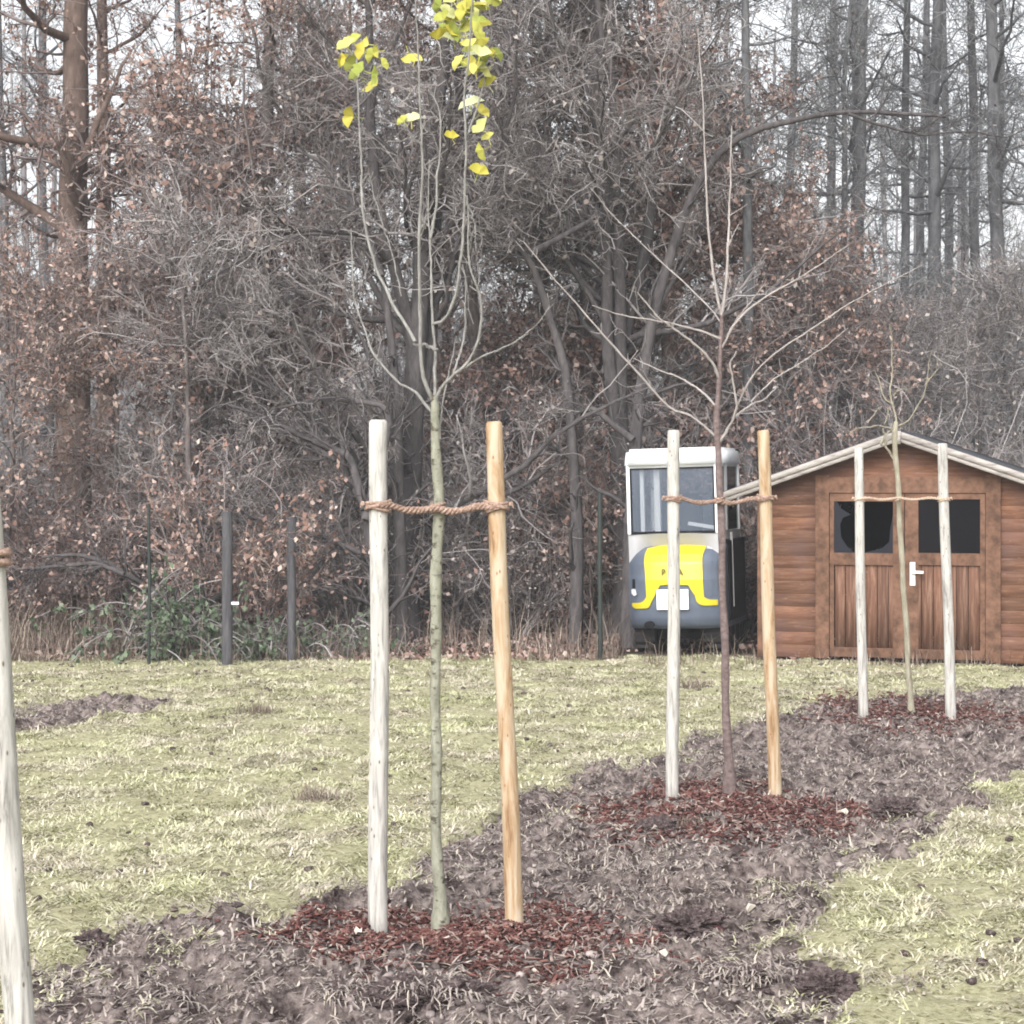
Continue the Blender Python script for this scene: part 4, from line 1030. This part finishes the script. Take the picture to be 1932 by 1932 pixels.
def shrub_proto(name, seed, H, ns, leaves, mw, ml, lsize=.05, spread=.7):
    r_ = np.random.default_rng(seed); k = 9
    st = np.zeros((ns, k, 3)); a = r_.random(ns) * 6.28; rr = r_.random(ns) * .35
    st[:, 0, 0] = np.cos(a) * rr; st[:, 0, 1] = np.sin(a) * rr; st[:, 0, 2] = -.05
    d = np.stack([np.cos(a) * spread * r_.random(ns), np.sin(a) * spread * r_.random(ns), np.ones(ns)], 1)
    Hh = H * (.45 + .55 * r_.random(ns))
    for j in range(1, k):
        d += r_.normal(0, .13, (ns, 3)); d[:, 2] -= .03 * j * spread; d /= np.linalg.norm(d, axis=1, keepdims=True)
        st[:, j] = st[:, j - 1] + d * (Hh / (k - 1))[:, None]
    R = (.007 + .013 * r_.random(ns))[:, None] * np.linspace(1, .3, k)[None]
    e = empty(name, (0, 0, -50)); mb = MB(); mb.tubes(st, R, 5)
    P1, R1 = grow(r_, st, R, 7, .4, 1.2, .7, 6, .6, .02, .22, .1, 1, .4)
    P2, R2 = grow(r_, P1, R1, 5, .15, .55, .8, 4, .7, .0, .3, .1, 1, .5)
    mb.build('stem', mw if 'twigs' in mw else 'twigs_grey', e)
    mb = MB(); mb.tubes(P1, np.maximum(R1, .0045), 3, False); mb.tubes(P2, np.maximum(R2, .0035), 3, False); mb.build('crown', mw, e)
    if leaves: mb = MB(); leafcloud(r_, P2, leaves, lsize, mb); mb.build('foliage', ml, e)
    return e
SHR = [shrub_proto('scrub_bush', 51, 3.2, 26, 1500, 'twigs_grey', 'dead_leaves_grey'),
       shrub_proto('scrub_bush', 52, 2.6, 30, 3500, 'twigs_brown', 'dead_leaves', .06),
       shrub_proto('scrub_bush', 53, 3.6, 24, 500, 'twigs_grey', 'dead_leaves_grey', .05, .4)]
used = set()
def place(proto, px, Z, label, cat, group, sc=1., rz=None, rzs=random.Random(9)):
    rz = rzs.uniform(0, 6.28) if rz is None else rz
    if id(proto) in used: o = copy_tree(proto)
    else: o = proto; used.add(id(proto))
    o.location = ((px - CX) * Z / FD, Z, 0); o.rotation_euler = (0, 0, rz); o.scale = (sc,) * 3
    tag(o, label, cat, group); return o
gt = 'trees of the bare wood behind the meadow'
# trees one can point to
LB = {'o': 'bare crowned tree still full of withered brown leaves in the wood', 'b': 'leafless grey branched tree in the wood behind the meadow', 's': 'slender straight far grey trunk half hidden among the branches of the wood'}
place(BIG[0], 143, 24, 'thick brown trunk at upper left, beside a bright gap of sky', 'tree', gt, .95, 0.4)
place(BIG[0], 200, 26.5, 'second brown trunk at upper left, just right of the thickest one', 'tree', gt, .68, 2.2)
place(BARE[0], 770, 20.6, 'dark many-stemmed tree right behind the nearest sapling', 'tree', gt, 1.0, .3)
place(BARE[1], 1032, 24, 'grey trunk rising between the nearest and the middle sapling', 'tree', gt, 1.0, 1.0)
place(BARE[0], 1172, 21.2, 'dark trunk at the left side of the excavator', 'tree', gt, .95, 3.6)
place(SLIM[0], 1590, 26, 'thickest slender trunk left of the sky gaps above the shed', 'tree', gt, 1.1, .2)
place(SLIM[1], 1412, 21.8, 'thin grey trunk between excavator and shed', 'tree', gt, .85, 1.2)
rr = random.Random(4)
for px, Z, sc in ((1645, 31, .9), (1695, 29, 1.0), (1748, 28, 1.1), (1768, 36, 1.), (1851, 30, 1.1), (1908, 27, 1.1), (1545, 33, 1.), (1720, 40, 1.1), (1810, 43, 1.2), (1880, 38, 1.1), (1960, 33, 1.1), (95, 34, 1.1), (20, 30, .9), (1000, 38, 1.), (330, 36, 1.1), (1480, 37, 1.1), (560, 34, 1.1), (2020, 30, 1.1)):
    lb = {1695: 'first tall grey trunk right of the thickest one above the shed', 1748: 'second tall grey trunk right of the thickest one above the shed', 1851: 'third tall grey trunk right of the thickest one above the shed', 1908: 'fourth tall grey trunk right of the thickest one, near the right edge', 95: 'slim far trunk at far left, just left of the thick brown trunk'}.get(px, LB['s'])
    place(SLIM[rr.randrange(2)], px, Z, lb, 'tree', gt + ', slender ones', sc)
for px, Z, k, sc in ((-270, 21, 0, .8), (10, 20.5, 3, .82), (240, 21.2, 3, .85), (390, 23, 3, 1.3), (490, 23, 1, .9), (620, 24, 3, 1.3), (920, 22.5, 1, .8), (1110, 22.3, 2, 1.0), (1290, 22.8, 0, 1.), (1400, 23.5, 2, .72), (455, 29, 0, .7), (1500, 21.9, 3, .9), (640, 27, 0, .8), (1180, 29, 0, .8)):
    place(OAK[k], px, Z, LB['o'], 'tree', gt + ', leafy ones', sc)
for px, Z, k, sc in ((350, 20.2, 3, 1.), (600, 22.6, 1, .7), (1530, 22.8, 3, .95), (1620, 23.6, 3, .85), (1700, 23.2, 3, .75), (1830, 23.5, 3, .85), (1980, 22.5, 3, .95), (1640, 28, 3, .95), (1880, 29, 3, 1.), (1760, 26, 3, .9), (1570, 25, 2, .72), (1930, 27, 2, .6), (2060, 26, 2, .5), (830, 30, 0, .7), (60, 31, 3, 1.0), (1800, 38, 2, .8)):
    place(BARE[k], px, Z, LB['b'], 'tree', gt + ', leafless ones', sc)
for q in range(26):
    px = -140 + (q * 2240 / 26) + rr.uniform(-30, 30); Z = rr.choice((19.8, 21.2, 22.2, 23.5, 26)) + rr.uniform(-.3, .4)
    if 1150 < px < 1400: Z = max(Z, 21.5)
    if px > 1390: Z = max(Z, 22.)
    k = rr.choice((0, 1, 2)) if px < 1400 else rr.choice((0, 2))
    place(SHR[k], px, Z, 'tangled leafless bush in the scrub at the foot of the wood', 'bush', 'scrub bushes at the edge of the wood', rr.uniform(.7, 1.1))
# hand placed dark limbs that stand out
def limb(pts, Z, r0, r1, label, par=None):
    q = resample(np.array(pts, float), 30); t = np.linspace(0, 1, 30)
    pp = np.array([P(a, b_, Z + .5 * tt) for (a, b_), tt in zip(q, t)]); pp[:, 2] += np.cumsum(rng.normal(0, .004, 30))
    mb = MB(); r0 *= 1.35; r1 *= 1.2; mb.tubes(pp, np.linspace(r0, r1, 30), 7)
    R_ = np.linspace(r0, r1, 30)[None]; r_ = np.random.default_rng(int(pts[0][0]))
    P1, R1 = grow(r_, pp[None], R_, 16, .3, 1.1, .8, 6, .45, .03, .22, .1, 1, .3)
    P2, R2 = grow(r_, P1, R1, 5, .15, .5, .8, 4, .6, .02, .3, .1, 1, .4)
    mb.tubes(P1, np.maximum(R1, .005), 4); mb.tubes(P2, np.maximum(R2, .004), 3)
    return mb
groups = [
 ('leaning dark tree reaching long limbs to the right, behind the middle sapling', (1185, 1245), 19.9,
  [([(1185, 1255), (1190, 1000), (1200, 800), (1230, 600), (1290, 400), (1340, 300), (1385, 262), (1420, 245), (1480, 235), (1560, 215), (1640, 212), (1700, 218), (1785, 222)], .07, .014),
   ([(1600, 214), (1660, 235), (1740, 255), (1830, 250), (1900, 262)], .014, .007),
   ([(1195, 830), (1120, 770), (1050, 790), (1000, 800)], .03, .01)]),
 ('low dark tree with sweeping limbs behind the left hand meadow', (700, 1240), 19.2,
  [([(722, 1250), (705, 1100), (690, 960), (640, 870), (560, 820), (480, 780), (430, 765)], .06, .012),
   ([(700, 1050), (600, 1010), (530, 985), (470, 975)], .025, .01),
   ([(690, 960), (660, 860), (560, 815), (490, 800)], .04, .012),
   ([(690, 980), (735, 800), (730, 760), (620, 750), (500, 775)], .04, .01)]),
 ('arching grey tree with drooping limbs left of the fence posts', (200, 1250), 19.2,
  [([(380, 1255), (345, 1190), (300, 1120), (250, 1090), (200, 1060), (150, 1045), (80, 1050)], .035, .014),
   ([(235, 1085), (180, 1066), (110, 1072), (40, 1076), (-20, 1066)], .02, .01),
   ([(345, 1190), (440, 1100), (400, 1030), (350, 960), (300, 900)], .025, .008)]),
 ('tall dark forked tree behind the nearest leafy sapling top', (1000, 1240), 20.0,
  [([(1085, 1255), (1090, 1000), (1070, 700), (1000, 480), (985, 465), (900, 405), (800, 330), (700, 250)], .06, .012),
   ([(1000, 480), (1080, 435), (1150, 390), (1200, 330)], .03, .01),
   ([(760, 1255), (755, 1000), (745, 700), (720, 500), (660, 440), (560, 437), (450, 490), (370, 545)], .06, .010),
   ([(720, 520), (680, 400), (610, 310), (560, 280)], .03, .012)])]
for label, (bx, by), Z, lims in groups:
    base = ((bx - CX) * Z / FD, Z, 0); e = empty('limbed_tree', base); tag(e, label, 'tree', gt)
    tr = None
    mall = MB()
    for pts, r0, r1 in lims:
        m2 = limb(pts, Z, r0, r1, label)
        for V, Q in zip(m2.V, m2.Q): pass
        V = np.concatenate(m2.V); Q = np.concatenate(m2.Q)
        V = V - np.array(base)
        mall.V.append(V); mall.Q.append(Q + mall.n); mall.n += len(V)
    mall.build('trunk', 'bark_dark', e, True)

# green bramble bush and smaller green growth
def bramble(px, Z, H, w_, n, label, seed):
    r_ = np.random.default_rng(seed); e = empty('bramble_bush', ((px - CX) * Z / FD, Z, 0)); tag(e, label, 'bush', 'green brambles at the wood edge')
    k = 10; ns = int(18 * w_ / .5); st = np.zeros((ns, k, 3)); st[:, 0, 0] = r_.uniform(-w_ * .5, w_ * .5, ns); st[:, 0, 1] = r_.uniform(-.2, .3, ns)
    d = np.stack([r_.normal(0, .4, ns), r_.normal(-.1, .3, ns), np.ones(ns)], 1)
    for j in range(1, k):
        d[:, 2] -= .24; d += r_.normal(0, .12, d.shape); d /= np.linalg.norm(d, axis=1, keepdims=True); st[:, j] = st[:, j - 1] + d * H * .22
    st[:, :, 2] = np.maximum(st[:, :, 2], .0)
    P1, R1 = grow(r_, st, np.full((ns, k), .006), 5, .15, .4, .8, 5, .8, -.03, .25, .1, 1, .5)
    mb = MB(); mb.tubes(st, np.full((ns, k), .006), 4, False); mb.tubes(P1, R1, 3, False); mb.build('stem', 'twigs_grey', e)
    mb = MB(); leafcloud(r_, P1, n, .06, mb); mb.build('foliage', 'bramble_leaf', e)
bramble(275, 18.7, .6, .7, 1200, 'green bramble bush by the thin dark fence post', 61)
bramble(375, 18.7, .40, .8, 1200, 'low green bramble between the two left fence posts', 62)
bramble(490, 18.8, .35, .7, 600, 'green bramble between the two wooden fence posts', 63)
bramble(620, 18.8, .3, 1.0, 450, 'sparse green bramble right of the last wooden fence post', 64)

# dry stalks and weeds along the wood edge, round machine and shed
n = 26000; mb = MB()
x = rng.uniform(-6, 6.4, n); y = 18.35 + rng.random(n) ** 1.4 * 2.6
pxs = x / y * FD + CX; dens = np.where(pxs < 240, 1, np.where(pxs < 900, .35, .45)) * np.where((pxs > 1180) & (pxs < 1420), .3, 1)
shed_ = (x > XL - .1) & (x < XR + .4); keep = (rng.random(n) < dens * np.clip(fbm(x * 1.7 + 30, y * 1.7, 3) * 5 - 1.7, .12, 1)) & ~shed_ & ~((pxs > 1170) & (pxs < 1440) & (rng.random(n) < .93))
x, y, pxs = x[keep], y[keep], pxs[keep]; n = len(x)
Hh = (.08 + .55 * rng.random(n) ** 3) * np.where(pxs < 240, 1.25, 1)
blades(x, y, np.zeros(n) - .01, Hh, .004 + .005 * rng.random(n), rng.random(n) * 6.28, 1.45 - np.abs(rng.normal(0, .3, n)), rng.random(n) * .9, mb)
n = 900; x = rng.uniform(XL - .2, XR, n); y = ZS - .06 - rng.random(n) * .3; kk = rng.random(n) < np.clip((x - XL) / 2.6, .1, 1)
x, y = x[kk], y[kk]; n = len(x); blades(x, y, np.zeros(n), .06 + .25 * rng.random(n) ** 2, .004 + .004 * rng.random(n), rng.random(n) * 6.28, 1.4 - np.abs(rng.normal(0, .3, n)), rng.random(n), mb)
n = 60; x = rng.uniform(1.15, 2.35, n); y = 17.9 + .6 * rng.random(n); blades(x, y, np.zeros(n), .1 + .4 * rng.random(n) ** 2, .004 + .004 * rng.random(n), rng.random(n) * 6.28, 1.4 - np.abs(rng.normal(0, .3, n)), rng.random(n), mb)
tag(mb.build('dry_undergrowth', 'dry_stalks'), 'dry brown stalks and weeds along the edge of the wood', 'weeds', kind='stuff')
# leaf litter at the foot of the wood
n = 16000; mb = MB(); x = rng.uniform(-7, 7, n); y = 18.5 + 9 * rng.random(n) ** 1.3
kk = ~((x > .95) & (x < 2.6) & (y < 19.4)); x, y = x[kk], y[kk]; n = len(x)
leafcloud(rng, np.stack([x, y, np.full(n, .03)], 1)[:, None, :].repeat(2, 1), n, .07, mb, drop=0)
tag(mb.build('leaf_litter', 'dead_leaves'), 'fallen brown leaves on the floor of the wood', 'leaf litter', kind='stuff')

# far wood: one mass of trunks and twigs
r_ = np.random.default_rng(77); mb = MB(); n = 80
x = r_.uniform(-26, 26, n); y = r_.uniform(46, 75, n); k = 6; n = len(x); ax = np.zeros((n, k, 3)); ax[:, :, 0] = x[:, None] + np.cumsum(r_.normal(0, .12, (n, k)), 1); ax[:, :, 1] = y[:, None]
ax[:, :, 2] = np.linspace(0, 1, k)[None] * r_.uniform(10, 19, n)[:, None]
R = r_.uniform(.07, .16, n)[:, None] * np.linspace(1, .3, k)[None]; mb.tubes(ax, R, 5, False)
P1, R1 = grow(r_, ax, R, 20, 1.0, 2.8, 1.1, 6, .22, .03, .16, .05, .85, .3); mb.tubes(P1, np.maximum(R1, .012), 3, False)
n = 34000; x = r_.uniform(-26, 26, n); y = r_.uniform(45, 70, n)
z = r_.random(n) ** 1.3 * (6.6 + 1.2 * np.sin(x * .45 + 1)); d = r_.normal(0, 1, (n, 3)); d[:, 2] = np.abs(d[:, 2]) * 1.1; d /= np.linalg.norm(d, axis=1, keepdims=True)
Ln = r_.uniform(.6, 1.8, n)[:, None]; p0 = np.stack([x, y, z], 1); p1 = p0 + d * Ln * .5; p2 = p1 + (d + r_.normal(0, .3, d.shape)) * Ln * .5
mb.tubes(np.stack([p0, p1, p2], 1), np.repeat(r_.uniform(.008, .02, n)[:, None], 3, 1) * np.array([[1, .8, .5]]), 3, False)
tag(mb.build('far_wood', 'far_twigs'), 'mass of far grey trunks and twigs closing the view', 'far wood', kind='stuff')

# winter air
hm = bpy.data.materials.new('winter_air'); hm.use_nodes = True; hm.node_tree.nodes.clear()
ho = hm.node_tree.nodes.new('ShaderNodeOutputMaterial'); hv = hm.node_tree.nodes.new('ShaderNodeVolumePrincipled')
hv.inputs['Color'].default_value = (.93, .95, 1, 1); hv.inputs['Density'].default_value = .0019
hm.node_tree.links.new(hv.outputs[0], ho.inputs['Volume']); MATS['winter_air'] = hm
mb = MB(); mb.box(-60, 60, -20, 90, -1.2, 26); tag(mb.build('haze', 'winter_air'), 'thin winter haze in the air', 'haze', kind='stuff')

# remove prototypes that were never placed
for pr in OAK + BARE + SLIM + BIG + SHR:
    if id(pr) not in used:
        for ch in list(pr.children): bpy.data.objects.remove(ch)
        bpy.data.objects.remove(pr)
